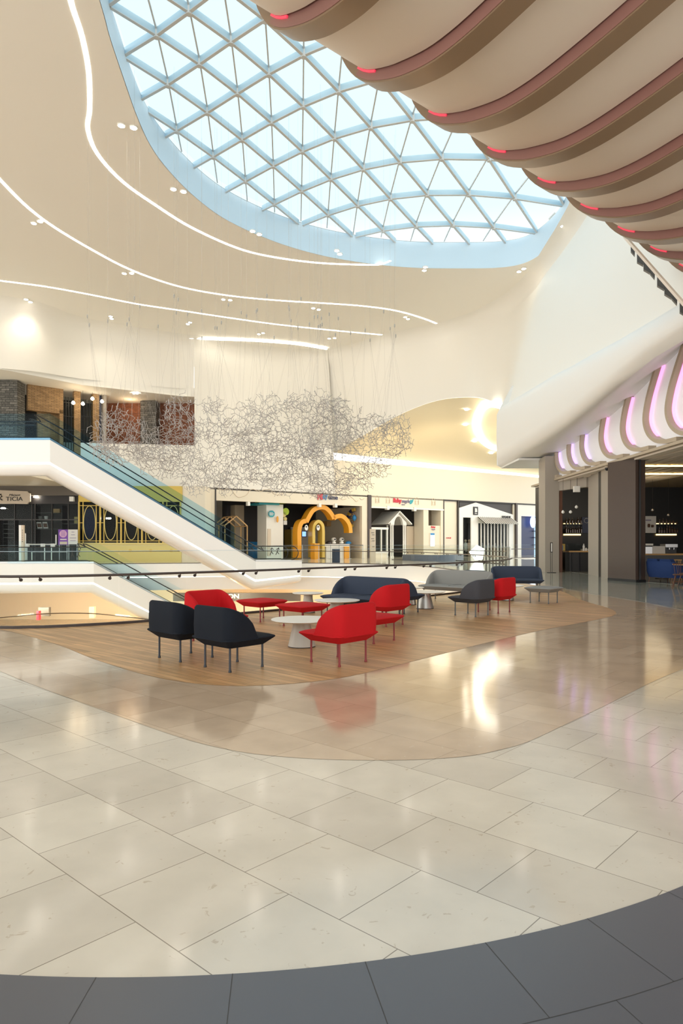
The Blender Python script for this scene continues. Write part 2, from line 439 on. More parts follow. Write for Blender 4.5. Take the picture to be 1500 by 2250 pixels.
# ceiling with the skylight hole
top = [(-40,42),(-24,46.2),(-20.1,50.8),(-13.5,54.6),(-7.6,57.6),(-1.2,58.9),(3.8,54.6),(8.1,51.8),(11.0,48),(12.4,43),(12.5,37),(12.2,30)]
tops = crom([Vector((a, b, 0)) for a, b in top], 4)
hole = [G(*q, CZ) for q in [(218,0),(240,80),(270,170),(300,255),(330,320),(370,375),(430,435),(500,485),(600,530),(700,560),(800,578),(900,588),(1000,590),(1100,588),(1160,575),(1210,540),(1240,497)]]
hole = crom([Vector((p.x, p.y, 0)) for p in hole] + [Vector(q) for q in [(11.3,32,0),(11,26,0),(9,19,0),(5,13.5,0),(0,10.5,0),(-4,11,0),(-7,15,0)]], 5, closed=True)
struct(MB().fill([[(-40, -6)] + [(p.x, p.y) for p in [Vector((12.1, -6, 0))] + list(reversed(tops))], hole], CZ), 'ceiling', 'ceiling_paint')
# upstand of the skylight
N = len(hole); rings = []
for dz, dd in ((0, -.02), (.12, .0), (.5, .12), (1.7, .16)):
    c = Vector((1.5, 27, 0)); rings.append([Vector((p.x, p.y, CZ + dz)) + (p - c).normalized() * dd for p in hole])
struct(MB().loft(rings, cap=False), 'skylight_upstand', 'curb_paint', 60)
struct(MB().fill([[(-40, -6), (26, -6), (26, 70), (-40, 70)], [(p.x, p.y) for p in rings[-1]]], CZ + 1.72), 'roof', 'wall_paint')

# skylight lattice
CX = [-5.55056, 1.2377, -0.02298, 0.00665, 1.46524, -0.02675, 0.01467, -0.0559, 0.02174, 0.01357]
CY = [25.60607, 1.55518, 0.11249, 0.00129, -1.13859, -0.05757, 0.02143, 0.01536, 0.02716, 0.00598]
SZ = 20.3
def cub(c, i, j):
    k = 0; s = 0
    for a in range(4):
        for b in range(4 - a): s += c[k] * i ** a * j ** b; k += 1
    return s
def node(i, j):
    ic, jc = min(max(i, -2), 5), min(max(j, -1), 7)
    v = []
    for c in (CX, CY):
        f0 = cub(c, ic, jc); fi = cub(c, ic + .5, jc) - cub(c, ic - .5, jc); fj = cub(c, ic, jc + .5) - cub(c, ic, jc - .5)
        v.append(f0 + fi * (i - ic) + fj * (j - jc))
    return Vector((v[0], v[1], SZ))
hp = [(p.x, p.y) for p in rings[-1]]
def inside(x, y):
    c = False; n = len(hp)
    for k in range(n):
        x1, y1 = hp[k]; x2, y2 = hp[k - 1]
        if (y1 > y) != (y2 > y) and x < (x2 - x1) * (y - y1) / (y2 - y1) + x1: c = not c
    return c
win = tag(MB().fill([hp], SZ + .28).build('window_1', 'sky_glass'), kind='structure')
nodes_used = set()
def bars(di, dj, wid, dep, drop, name, mt):
    m = MB()
    for i in range(-9, 12):
        for j in range(-12, 12):
            a, b = node(i, j), node(i + di, j + dj)
            ts = [k / 24 for k in range(25) if inside(*(a.lerp(b, k / 24)).to_tuple()[:2])]
            if len(ts) < 2: continue
            p, q = a.lerp(b, max(ts[0] - .03, 0)), a.lerp(b, min(ts[-1] + .03, 1))
            d = (q - p).normalized(); w = Vector((-d.y, d.x, 0)) * wid / 2; u = Vector((0, 0, dep / 2)); z = Vector((0, 0, -drop))
            m.hexa([p - w - u + z, q - w - u + z, q + w - u + z, p + w - u + z, p - w + u + z, q - w + u + z, q + w + u + z, p + w + u + z])
            if inside(a.x, a.y): nodes_used.add((i, j))
    return m
m1 = bars(1, 0, .10, .27, 0, '', ''); m2 = bars(0, 1, .10, .27, 0, '', ''); m3 = bars(-1, 1, .06, .08, -.1, '', '')
m1.v += []; big = MB(); big.add(m1.v, m1.f); big.add(m2.v, m2.f)
big.build('main_beam', 'steel_paint', None).parent = win
m3.build('cross_bar', 'steel_bar', None).parent = win
# pale bottom flange on the main beams and a hub at each crossing
fl = MB()
for m in (bars(1, 0, .12, .03, .145, '', ''), bars(0, 1, .12, .03, .145, '', '')): fl.add(m.v, m.f)
fl.build('beam_flange', 'steel_bar', None).parent = win
hb = MB()
for i, j in nodes_used:
    p = node(i, j); hb.lathe([(.11, -.22), (.11, .17)], p, 8)
hb.build('node_hub', 'steel_bar', None).parent = win

# ------------------------------------------------------------------ curved back wall, right wall, cafe bulkhead
def wall_loft(cols, name, m, fillet=1.1, conc=0., zt=CZ):
    """cols: (top xy, bottom xyz); a soft cove joins wall and ceiling"""
    tp = crom([Vector((c[0], c[1], 0)) for c in cols], 4); bt = crom([Vector(c[2:5]) for c in cols], 4)
    prof = []
    mb = MB(); rows = []
    for t_, b_ in zip(tp, bt):
        c = Vector((-2, 25, 0)); n = (c - Vector((t_.x, t_.y, 0))).normalized(); col = []
        for k in range(7):
            u = k / 6; h = zt - fillet
            base = Vector((b_.x + (t_.x - b_.x) * (b_.z + (h - b_.z) * u - b_.z) / max(zt - b_.z, .1), b_.y + (t_.y - b_.y) * (h - b_.z) * u / max(zt - b_.z, .1), b_.z + (h - b_.z) * u))
            base -= n * conc * math.sin(PI * u)
            col.append(base)
        for k in range(1, 6):
            a = PI / 2 * k / 5; col.append(Vector((t_.x, t_.y, zt - fillet + math.sin(a) * fillet)) + n * (fillet * (1 - math.cos(a))))
        rows.append(col)
    mb.loft(rows, cap=False, ring_closed=False)
    return struct(mb, name, m, 60)
def fb(x, z):
    v = FA.W(FA.s(x), 0, z); return (v.x, v.y, z)
wall_loft([(-40,42,-40,42,13.6),(-24,46.2,-24,46.2,13.8),(-20.1,50.8,-20.1,50.8,14.2),(-13.5,54.6,-13.5,54.6,14.35),(-12.35,54.9,-12.35,54.9,14.4)], 'wall_back_left', 'wall_paint')
def tz(x, y):  # a point of the arch edge, standing under the ceiling junction
    best = min(tops, key=lambda p: abs(750 + F * p.x / p.y - x)); v = P(x, y, best.y); return (best.x, best.y, v.x, best.y, v.z)
wall_loft([(-12.35,54.9,*fb(428,6.2)),(-10,56.4,*fb(490,6.2)),(-7.6,57.6,*fb(560,6.2)),(-4,58.9,*fb(640,6.2)),(-1.2,58.9,*fb(737,6.2))], 'wall_back', 'wall_paint')
ys = [38, 36, 33, 30.5, 28.8, 26.6, 24.4, 22, 19.5, 16, 10, -6]
zr = [9.05, 8.95, 8.75, 8.6, 8.5, 8.3, 8.15, 7.95, 7.8, 7.6, 7.3, 6.8]
RW = [(12.5 if y > 34 else 12.4 if y > 31 else 12.2, y, 9.62, y, a + .30) for y, a in zip(ys, zr)]
wall_loft([(-2.6,59.05,*fb(712,10.2)),(-1.2,59.0,*fb(737,10.2)),tz(800,955),tz(860,920),tz(920,893),tz(970,878),tz(1020,873),tz(1060,875),(11.8,46,11.3,46.4,11.2),(12.5,42,10.4,42.2,10.2),(12.5,39.8,9.8,39.6,9.6),*RW], 'wall_right', 'wall_paint')
arch = [tz(*q) for q in [(800,955),(860,920),(920,893),(970,878),(1020,873),(1060,875),(1095,888)]]
# warm curved ceiling seen through the arch, from the arch edge back to the lit ledge over the shops
A = crom([Vector(fb(735, 10.2))] + [Vector((a[2], a[3] + .05, a[4])) for a in arch] + [Vector((12, 44, 10.6))], 4)
ledge = [Vector(FA.W(FA.s(735) + (FA.s(1260) - FA.s(735)) * k / (len(A) - 1), .5, 10.2 - .5 * k / (len(A) - 1))) for k in range(len(A))]
rows = []
for a, b in zip(A, ledge):
    rows.append([a.lerp(b, t) + Vector((0, 0, 1.1 * math.sin(PI * t) * min(1, (b - a).length / 12))) for t in [k / 8 for k in range(9)]])
struct(MB().loft(rows, cap=False, ring_closed=False), 'arch_ceiling', 'warm_ceiling', 60)
def on_arch(x, y):
    best = None
    for i in range(len(rows) - 1):
        for k in range(8):
            for u in (0, .25, .5, .75):
                for v in (0, .25, .5, .75):
                    p = rows[i][k].lerp(rows[i][k + 1], v).lerp(rows[i + 1][k].lerp(rows[i + 1][k + 1], v), u)
                    e = (750 + F * p.x / p.y - x) ** 2 + (YH - F * (p.z - H) / p.y - y) ** 2
                    if best is None or e < best[0]: best = (e, p)
    return best[1] + Vector((0, -.05, -.06))
ring_ = [on_arch(1098 + 54 * math.cos(a), 932 + 54 * math.sin(a)) for a in [2 * PI * k / 40 for k in range(40)]]
for _ in range(4): ring_ = [(ring_[k - 1] + ring_[k] * 2 + ring_[(k + 1) % 40]) / 4 for k in range(40)]
m = MB(); m.tube(ring_, .26, 8, closed=True)
tag(m.build('ring_cove_light', 'strip_light'), 'large glowing ring cove in the warm ceiling seen through the arch', 'light')
for (x, y), lab in (((1025, 900), 'highest of the four left of the glowing ring'), ((1022, 935), 'left of the glowing ring, second from top'), ((1041, 968), 'third from the top beside the glowing ring'), ((1077, 993), 'lowest, under the glowing ring')):
    tag(MB().lathe([(.16, -.03), (.2, .02)], on_arch(x, y), 12).build('ceiling_spot', 'spot_light'), 'small round ceiling spot ' + lab, 'light', 'round spots in the arch ceiling')
for x, y in ((960, 960), (1060, 960), (860, 985)):  # unseen lamps added below the arch ceiling to brighten it
    l = bpy.data.lights.new('arch_fill_light', 'POINT'); l.energy = 80; l.color = (1, .85, .6); l.shadow_soft_size = 1.0
    o = bpy.data.objects.new('arch_fill_light', l); COL.objects.link(o); o.location = on_arch(x, y) + Vector((0, -2, -2.2))
# fascia over the shops, with the light ledge on top
fs0, fs1 = FA.s(735), FA.s(1260)
m = MB(); FA.box(m, FA.s(700), fs1, 6.2, 9.45, 0, .4); struct(m, 'shop_fascia', 'cream_wall')
m = MB()
K = 30
pts = [FA.W(FA.s(742) + (fs1 - FA.s(742)) * k / K, .15, 9.75 - .35 * k / K) for k in range(K + 1)]
m.tube(pts, [.02 + .16 * min(1, k / 6) for k in range(K + 1)], 6)
tag(m.build('cove_light', 'cove_light'), 'long straight glowing light line on top of the shop fascia under the arch', 'light')
# shop soffit and shell behind the row
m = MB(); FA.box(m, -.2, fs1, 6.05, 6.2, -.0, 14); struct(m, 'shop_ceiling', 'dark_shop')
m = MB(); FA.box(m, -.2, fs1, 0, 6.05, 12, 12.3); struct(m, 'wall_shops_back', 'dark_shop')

# left: upper storey slab, parapet, soffits
SB, ST = 6.0, 7.5
slab = [(-60, 38.2), (-21, 38.2), (-21, 53.3), (-12.3, 54.75), (-12.3, 66), (-60, 66)]
struct(MB().prism(slab, SB, ST), 'upper_floor', 'cream_wall')
m = MB(); m.sheet([(-17.15, 39.9), (-17.15, 49.95), (-12.25, 54.7)], SB, 9.6)
m = MB(); m.prism([(-24.5, 52.6), (-12.2, 54.6), (-12.2, 54.85), (-24.5, 52.85)], SB - .05, 9.62)
struct(m, 'wall_parapet', 'wall_paint')
m = MB(); m.prism([(-60, 41.5), (-40, 42.1), (-24, 46.3), (-20.1, 50.9), (-13.5, 54.7), (-12.3, 55), (-12.3, 66), (-60, 66)], 13.75, 13.9)
m.v = [Vector((v.x, v.y, v.z + .0)) for v in m.v]
struct(m, 'upper_ceiling', 'ceiling_paint')
m = MB(); m.prism([(-60, 41.6), (-24, 46.35), (-20.1, 50.95), (-13.5, 54.75), (-12.35, 54.95), (-12.35, 55.3), (-13.6, 55.1), (-20.3, 51.3), (-24.3, 46.8), (-60, 42)], 13.8, 14.5); struct(m, 'trim_5', 'wall_paint')
struct(MB().span((-12.3, 55, 0), (-12.0, 66, 14.4)), 'wall_jamb', 'wall_paint')

# ------------------------------------------------------------------ bulkhead over the cafe
ys = [38, 36, 33, 30.5, 28.8, 26.6, 24.4, 22, 19.5, 16, 10, -6]
zr = [9.05, 8.95, 8.75, 8.6, 8.5, 8.3, 8.15, 7.95, 7.8, 7.6, 7.3, 6.8]
zs = [5.80, 5.85, 6.0, 6.05, 6.12, 6.25, 6.45, 6.7, 6.95, 6.95, 6.6, 6.2]
zb = [5.85, 5.9, 6.05, 6.2, 6.4, 6.7, 7.05, 7.6, 8.1, 8.3, 8.2, 7.6]
rows = []
for y, a, b, c in zip(ys, zr, zs, zb):
    rows.append([Vector(q) for q in [(9.75, y, a + .50), (9.35, y, a + .35), (9.12, y, a + .12), (9.0, y, a - .15), (8.98, y, a - .15 - (a - b - .33) * .4), (8.99, y, a - .15 - (a - b - .33) * .75), (9.06, y, b + .18), (9.3, y, b + .02), (9.9, y, b + (c - b) * .4 - .02), (11.05, y, c)]])
struct(MB().loft(rows, cap=False, ring_closed=False), 'bulkhead', 'cool_paint', 60)
struct(MB().add([Vector(q) for q in [(9.12, 38, 9.17), (9.0, 38, 8.9), (9.0, 38, 5.98), (9.3, 38, 5.82), (11.05, 38, 5.85), (12.3, 38.5, 5.85), (12.3, 38.5, 12), (9.9, 38.2, 10.6)]], [tuple(range(8))]), 'bulkhead_end', 'cool_paint')
struct(MB().span((9.25, 34.2, 5.8), (12.2, 38, 5.9)), 'bulkhead_soffit', 'cool_paint')
# luminous white panel behind the ribs and the cafe ceiling
m = MB(); pan = [(y, c) for y, c in zip(ys, zb) if y <= 36]
m.loft([[Vector((11.0, y, 4.72)), Vector((11.0, y, c + .05)), Vector((11.12, y, c + .05)), Vector((11.12, y, 4.72))] for y, c in pan]); struct(m, 'light_wall', 'light_panel')
struct(MB().span((10.7, -6, 4.62), (24, 37, 4.72)), 'cafe_ceiling', 'canopy_fin')
m = MB()
for k in range(9): m.span((10.9 + k * .55, 16, 4.56), (11.3 + k * .55, 36.9, 4.63))
struct(m, 'ceiling_slats', 'canopy_panel')
struct(MB().span((11.6, 37, 0), (24.3, 37.3, 4.62)), 'wall_cafe_back', 'black')
struct(MB().span((24, 10, 0), (24.3, 37, 4.62)), 'wall_cafe_right', 'black')
struct(MB().span((11.0, 34.6, 0), (11.15, 37.2, 4.62)), 'wall_cafe_left', 'black')
struct(MB().prism([(11.35, 24.6), (12.6, 20), (24, 20), (24, 37), (11.6, 37), (11.6, 33.2)], .0, .006), 'cafe_floor', 'pale_tile')
# ------------------------------------------------------------------ ribbed canopy overhead
ca = Vector((.772, .636, 0)).normalized(); cn = Vector((ca.y, -ca.x, 0))   # along the ribs' row / towards the viewer
C0 = Vector((2.1, 11.8, 0)); CS = 1.763
prof = crom([Vector(q) for q in [(-1.50,0,12.6),(-1.46,0,11.6),(-1.36,0,10.7),(-1.12,0,9.95),(-.65,0,9.35),(0,0,8.98),(.6,0,8.79),(1.2,0,8.71),(2,0,8.76),(3.3,0,9.0),(5,0,9.45),(8,0,10.3),(13,0,11.6)]], 4)
def inner(p, d):
    out = []
    for i, q in enumerate(p):
        a, b = p[max(i - 1, 0)], p[min(i + 1, len(p) - 1)]; t = (b - a).normalized()
        out.append(q + Vector((-t.z, 0, t.x)) * d)
    return out
def inner_var(p):
    out = []
    for i, q in enumerate(p):
        a, b = p[max(i - 1, 0)], p[min(i + 1, len(p) - 1)]; t = (b - a).normalized()
        u = min(1, max(0, (q.x + 1.25) / 1.6)) if q.x > -1.4 else 0
        out.append(q + Vector((-t.z, 0, t.x)) * (.12 + .10 * u))
    return out
def cp(k, q, along): return C0 + ca * (CS * k + along) + cn * q.x + Vector((0, 0, q.z))
canopy = thing('ribbed_canopy', 'huge overhead canopy of rounded beige panels divided by tan ribs with red light strips', 'canopy', (2.1, 11.8, 8.7))
PAN = inner_var(prof); PIN = [a.lerp(b, .8) for a, b in zip(prof, PAN)]; DEEP = inner(prof, .6)
for k in range(-6, 9):
    w = .36
    m = MB(); m.loft([[cp(k, q, 0), cp(k, q, w), cp(k, r, w), cp(k, r, 0)] for q, r in zip(prof, DEEP)]); m.build('rib', 'canopy_rib', canopy, 50)
    m = MB(); m.loft([[cp(k, q, -.012), cp(k, q, -.001), cp(k, r, -.001), cp(k, r, -.012)] for q, r in list(zip(inner(prof, .03), inner(prof, .30)))[15:]]); m.build('rib_glow_tint', 'fin_side_led_tint', canopy, 50)  # thin sheet on the rib carrying the painted red glow
    m = MB(); m.loft([[cp(k, q, w), cp(k, q, CS - .05), cp(k, r, CS - .05), cp(k, r, w)] for q, r in zip(PAN, DEEP)]); m.build('panel', 'canopy_panel', canopy, 50)
    sel = range(2, 18)
    m = MB(); m.loft([[cp(k, PIN[i], -.04), cp(k, PIN[i], -.013), cp(k, PAN[i], -.013), cp(k, PAN[i], -.04)] for i in range(15, 19)]); m.build('light_strip', 'red_led', canopy, 50)
m = MB(); e0, e1 = -6 * CS, 9 * CS
m.hexa([C0 + ca * s_ + cn * u + Vector((0, 0, z)) for z in (12.6, 12.7) for s_, u in ((e0, -1.5), (e1, -1.5), (e1, 13), (e0, 13))]); m.build('top_light_block', 'canopy_panel', canopy)  # unseen lid, added to keep light out of the canopy

# dark louvres under the far end of the canopy
lou = thing('louvre_rail', 'pale rail with dark angular louvre blades below the far end of the ribbed canopy', 'louvre', P(1440, 600, 17.2))
r0_, r1_ = P(1372, 520, 18.6), P(1530, 700, 15.4)
m = MB(); m.tube([r0_, r1_], .05, 4); m.build('rail', 'canopy_panel', lou)
for k in range(9):
    c = r0_.lerp(r1_, .1 + k * .1); t = (r1_ - r0_).normalized(); s_ = .30 if k % 3 else .2
    m = MB(); m.plate([c + Vector((0, 0, .0)), c + t * s_ * 1.6, c + t * s_ * 1.5 + Vector((0, 0, -.2)), c + Vector((0, 0, -s_))], (.05, .12, 0)); m.build('blade', 'black', lou)

# ------------------------------------------------------------------ J-shaped lit ribs over the cafe
for k, (ym, zt) in enumerate([(19.9, 8.4), (21.7, 8.1), (23.3, 7.62), (25.2, 7.08), (27.3, 6.72), (29.5, 6.42), (31.2, 6.28), (33.0, 6.05), (35.0, 5.97)]):
    pts = [(-2.3, 4.80), (-1.5, 4.84), (-.8, 5.0), (-.25, 5.35), (0, 5.85), (-.18, 6.45), (-.6, 7.1), (-1.15, 7.8), (-1.7, 8.5)]
    P3 = [q for q in crom([Vector((0, ym + a, z)) for a, z in pts], 6) if q.z <= zt]
    def off2(p, d):
        out = []
        for i, q in enumerate(p):
            a, b = p[max(i - 1, 0)], p[min(i + 1, len(p) - 1)]; t = (b - a).normalized(); out.append(q + Vector((0, t.z, -t.y)) * d)
        return out
    zone = ['nearest', 'second nearest', 'third nearest', 'fourth nearest', 'middle', 'fourth from the far end', 'third from the far end', 'second from the far end', 'farthest'][k]
    rb = thing('lit_rib', f'{"violet" if k > 5 else "pink"} lit J-shaped rib on the cafe wall, {zone} of the row', 'rib', (10.9, ym, 4.8), group='J-shaped ribs over the cafe')
    A_, B_ = off2(P3, .07), off2(P3, -.07)
    m = MB(); m.loft([[Vector((10.72, p.y, p.z)), Vector((10.72, q.y, q.z)), Vector((10.99, q.y, q.z)), Vector((10.99, p.y, p.z))] for p, q in zip(A_, B_)]); m.build('rib_body', 'canopy_fin', rb, 50)
    C_, D_ = off2(P3, -.071), off2(P3, -.10)
    if k < 2 or True:
        m = MB(); m.loft([[Vector((10.90, p.y, p.z)), Vector((10.90, q.y, q.z)), Vector((10.99, q.y, q.z)), Vector((10.99, p.y, p.z))] for p, q in list(zip(C_, D_))[14:]]); m.build('light_strip', 'violet_led' if k > 4 else 'pink_led', rb, 50)

# ------------------------------------------------------------------ ceiling light lines and downlights
def strip(px, label, w=.16, z=CZ - .012):
    p = crom([G(*q, z) for q in px], 5); ring = []
    for i, q in enumerate(p):
        a, b = p[max(i - 1, 0)], p[min(i + 1, len(p) - 1)]; t = (b - a).normalized(); nrm = Vector((t.y, -t.x, 0)) * w / 2
        ring.append([q - nrm, q + nrm, q + nrm + Vector((0, 0, .01)), q - nrm + Vector((0, 0, .01))])
    single(MB().loft(ring), 'cove_light_line', 'strip_light', label, 'light')
strip([(155,-60),(155,0),(180,80),(195,160),(197,240),(193,285),(215,340),(270,400),(340,450),(420,500),(520,545),(600,565),(700,578),(800,582),(835,581),(858,573)], 'glowing ceiling line that curves closest around the skylight, hooked at its right end')
strip([(-40,350),(0,395),(60,455),(120,500),(200,548),(280,590),(360,620),(430,638),(520,652),(620,661),(720,667),(800,673),(870,683),(930,700),(975,718)], 'long glowing ceiling line sweeping from the left edge to the far right wall, second from the skylight')
strip([(-40,611),(0,617),(100,630),(200,648),(300,668),(400,683),(500,698),(600,712),(720,725),(850,737)], 'long gently bent glowing ceiling line, third from the skylight', .17)
strip([(398,744),(480,747),(560,750),(650,757),(718,768)], 'shortest glowing ceiling line, lowest in view, next to the back wall', .2, CZ - .15)
DL = [((280,279), 'beside the upper left side of the skylight'), ((392,419), 'between the skylight and the hooked light line, left'), ((562,512), 'under the bottom edge of the skylight, left of its middle'),
      ((743,555), 'just above the hooked end of the first light line'), ((933,591), 'under the skylight edge right of the hooked light line'), ((1145,594), 'bright, at the lower right corner of the skylight'),
      ((1246,494), 'bright, highest on the right beside the canopy'), ((81,489), 'at the far left below the second light line'), ((281,601), 'just under the second light line on the left'),
      ((498,659), 'just under the second light line near its middle'), ((694,679), 'between the second and third light lines, middle'), ((893,699), 'just under the right end of the second light line'),
      ((62,661), 'at the far left below the third light line'), ((244,698), 'brightest, over the brick shop, below the third light line'), ((415,718), 'bright, above the start of the shortest light line'),
      ((573,740), 'between the third light line and the shortest one'), ((729,750), 'right above the end of the shortest light line')]
mat('lamp_rim', (.8, .78, .72), .4)
first = None
for k, ((x, y), lab) in enumerate(DL):
    c = G(x, y, CZ - .05)
    if y > 700: c.y -= .8; c.x *= .985
    lab = 'twin round recessed ceiling downlight ' + lab
    if first is None:
        first = thing('ceiling_downlight', lab, 'light', c, .3, group='twin ceiling downlights')
        for sx_ in (-.24, .24):
            q = c + Matrix.Rotation(.3, 3, 'Z') @ Vector((sx_, 0, 0))
            MB().lathe([(.17, 0), (.17, .045)], q, 20).build('lamp_rim', 'lamp_rim', first)
            MB().lathe([(.12, -.012), (.12, -.002)], q, 20).build('lamp', 'spot_light', first)
    else: dup(first, c, .1 + k * .37, lab)
    if k in (0, 1, 2, 7, 8, 10, 12, 13, 15):
        l = bpy.data.lights.new('downlight', 'SPOT'); l.energy = SPOT_E; l.color = (1, .89, .72); l.spot_size = 2.2; l.spot_blend = .9; l.shadow_soft_size = .25
        o = bpy.data.objects.new('downlight', l); COL.objects.link(o); o.location = c + Vector((0, 0, -.15))

# ------------------------------------------------------------------ glass railings
def railing(path, joints, label, zt=1.31, zh=.89, side=1, z0=0., brackets=True, hr=.024):
    """path: floor points; joints: fractions along it where two panes meet"""
    path = [Vector((p.x, p.y, z0)) for p in path]
    cum = [0]
    for a, b in zip(path, path[1:]): cum.append(cum[-1] + (b - a).length)
    L = cum[-1]
    def at(s):
        s = min(max(s, 0), L)
        for i in range(len(path) - 1):
            if s <= cum[i + 1] + 1e-9:
                t = (s - cum[i]) / max(cum[i + 1] - cum[i], 1e-9); p = path[i].lerp(path[i + 1], t); d = (path[i + 1] - path[i]).normalized(); return p, d, Vector((d.y, -d.x, 0)) * side
        return path[-1], d, Vector((d.y, -d.x, 0)) * side
    r = thing('glass_railing', label, 'railing', path[len(path) // 2])
    js = [0] + joints + [L]
    for a, b in zip(js, js[1:]):
        if b - a < .1: continue
        n = max(2, int((b - a) / .3)); ring = []
        for k in range(n + 1):
            p, d, w = at(a + .006 + (b - a - .012) * k / n); ring.append([p - w * .007 + Vector((0, 0, .0)), p + w * .007, p + w * .007 + Vector((0, 0, zt)), p - w * .007 + Vector((0, 0, zt))])
        MB().loft(ring).build('glass_pane', 'rail_glass', r)
        ring = []
        for k in range(n + 1):
            p, d, w = at(a + .006 + (b - a - .012) * k / n); u = Vector((0, 0, zt)); ring.append([p - w * .008 + u, p + w * .008 + u, p + w * .008 + u + Vector((0, 0, .006)), p - w * .008 + u + Vector((0, 0, .006))])
        MB().loft(ring).build('pane_edge', 'steel_paint', r)
    N_ = int(L / .25) + 2; ring = []; hr_ = []
    for k in range(N_):
        p, d, w = at(L * k / (N_ - 1)); ring.append([p - w * .03, p + w * .03, p + w * .03 + Vector((0, 0, .045)), p - w * .03 + Vector((0, 0, .045))]); hr_.append(p + w * .075 + Vector((0, 0, zh)))
    MB().loft(ring).build('base_channel', 'bronze', r)
    MB().tube(hr_, hr, 10).build('handrail', 'handrail', r, 60)
    if brackets:
        for s_ in joints:
            for o_ in (-.16, .16):
                p, d, w = at(s_ + o_)
                MB().tube([p + w * .01 + Vector((0, 0, zh - .06)), p + w * .05 + Vector((0, 0, zh - .07)), p + w * .075 + Vector((0, 0, zh - .01))], .011, 6).build('bracket', 'bronze', r)
                MB().tube([p + w * .007 + Vector((0, 0, zh - .06)), p + w * .028 + Vector((0, 0, zh - .06))], .03, 10).build('bracket', 'bronze', r)
    return r, at, cum
def joint_list(path, pxs):
    cum = [0]
    for a, b in zip(path, path[1:]): cum.append(cum[-1] + (b - a).length)
    out = []
    for x in pxs:
        for i in range(len(path) - 1):
            xa, xb = 750 + F * path[i].x / path[i].y, 750 + F * path[i + 1].x / path[i + 1].y
            if xa <= x < xb: out.append(cum[i] + (x - xa) / (xb - xa) * (cum[i + 1] - cum[i])); break
    return out
main_rail = near_path + tip_path[1:6]
railing(main_rail, joint_list(main_rail, (68, 261, 410, 547, 665, 767, 857, 936, 1007, 1065, 1100)), 'long curved frameless glass railing with a dark handrail along the wooden deck', side=1)
fp = tip_path[6:] + far_path[1:]; Lf = sum((b - a).length for a, b in zip(fp, fp[1:]))
railing(fp, [k * 2.2 + 1 for k in range(int(Lf / 2.2))][:9], 'curved glass railing with a handrail on the far side of the opening', side=-1)
f2 = crom([G(*q) for q in [(860,1230),(940,1230.5),(1000,1232),(1060,1236),(1110,1240)]], 3)
railing(f2, [2.5, 5, 7.5, 10], 'short far glass railing beside the grey planter bench', side=1, brackets=False, hr=.03)
f3 = [G(1122, 1226.5), G(1160, 1225.5), G(1215, 1224)]
railing(f3, [3, 6, 9], 'far glass railing in front of the blue lit shop', side=1, brackets=False, hr=.035)
m = MB(); m.add([f3[0] + Vector((0, -5.0, .004)), f3[2] + Vector((1, -6, .004)), f3[2] + Vector((1, -1, .004)), f3[0] + Vector((0, -.5, .004))], [(0, 1, 2, 3)]); struct(m, 'far_floor_edge', 'white_gloss')

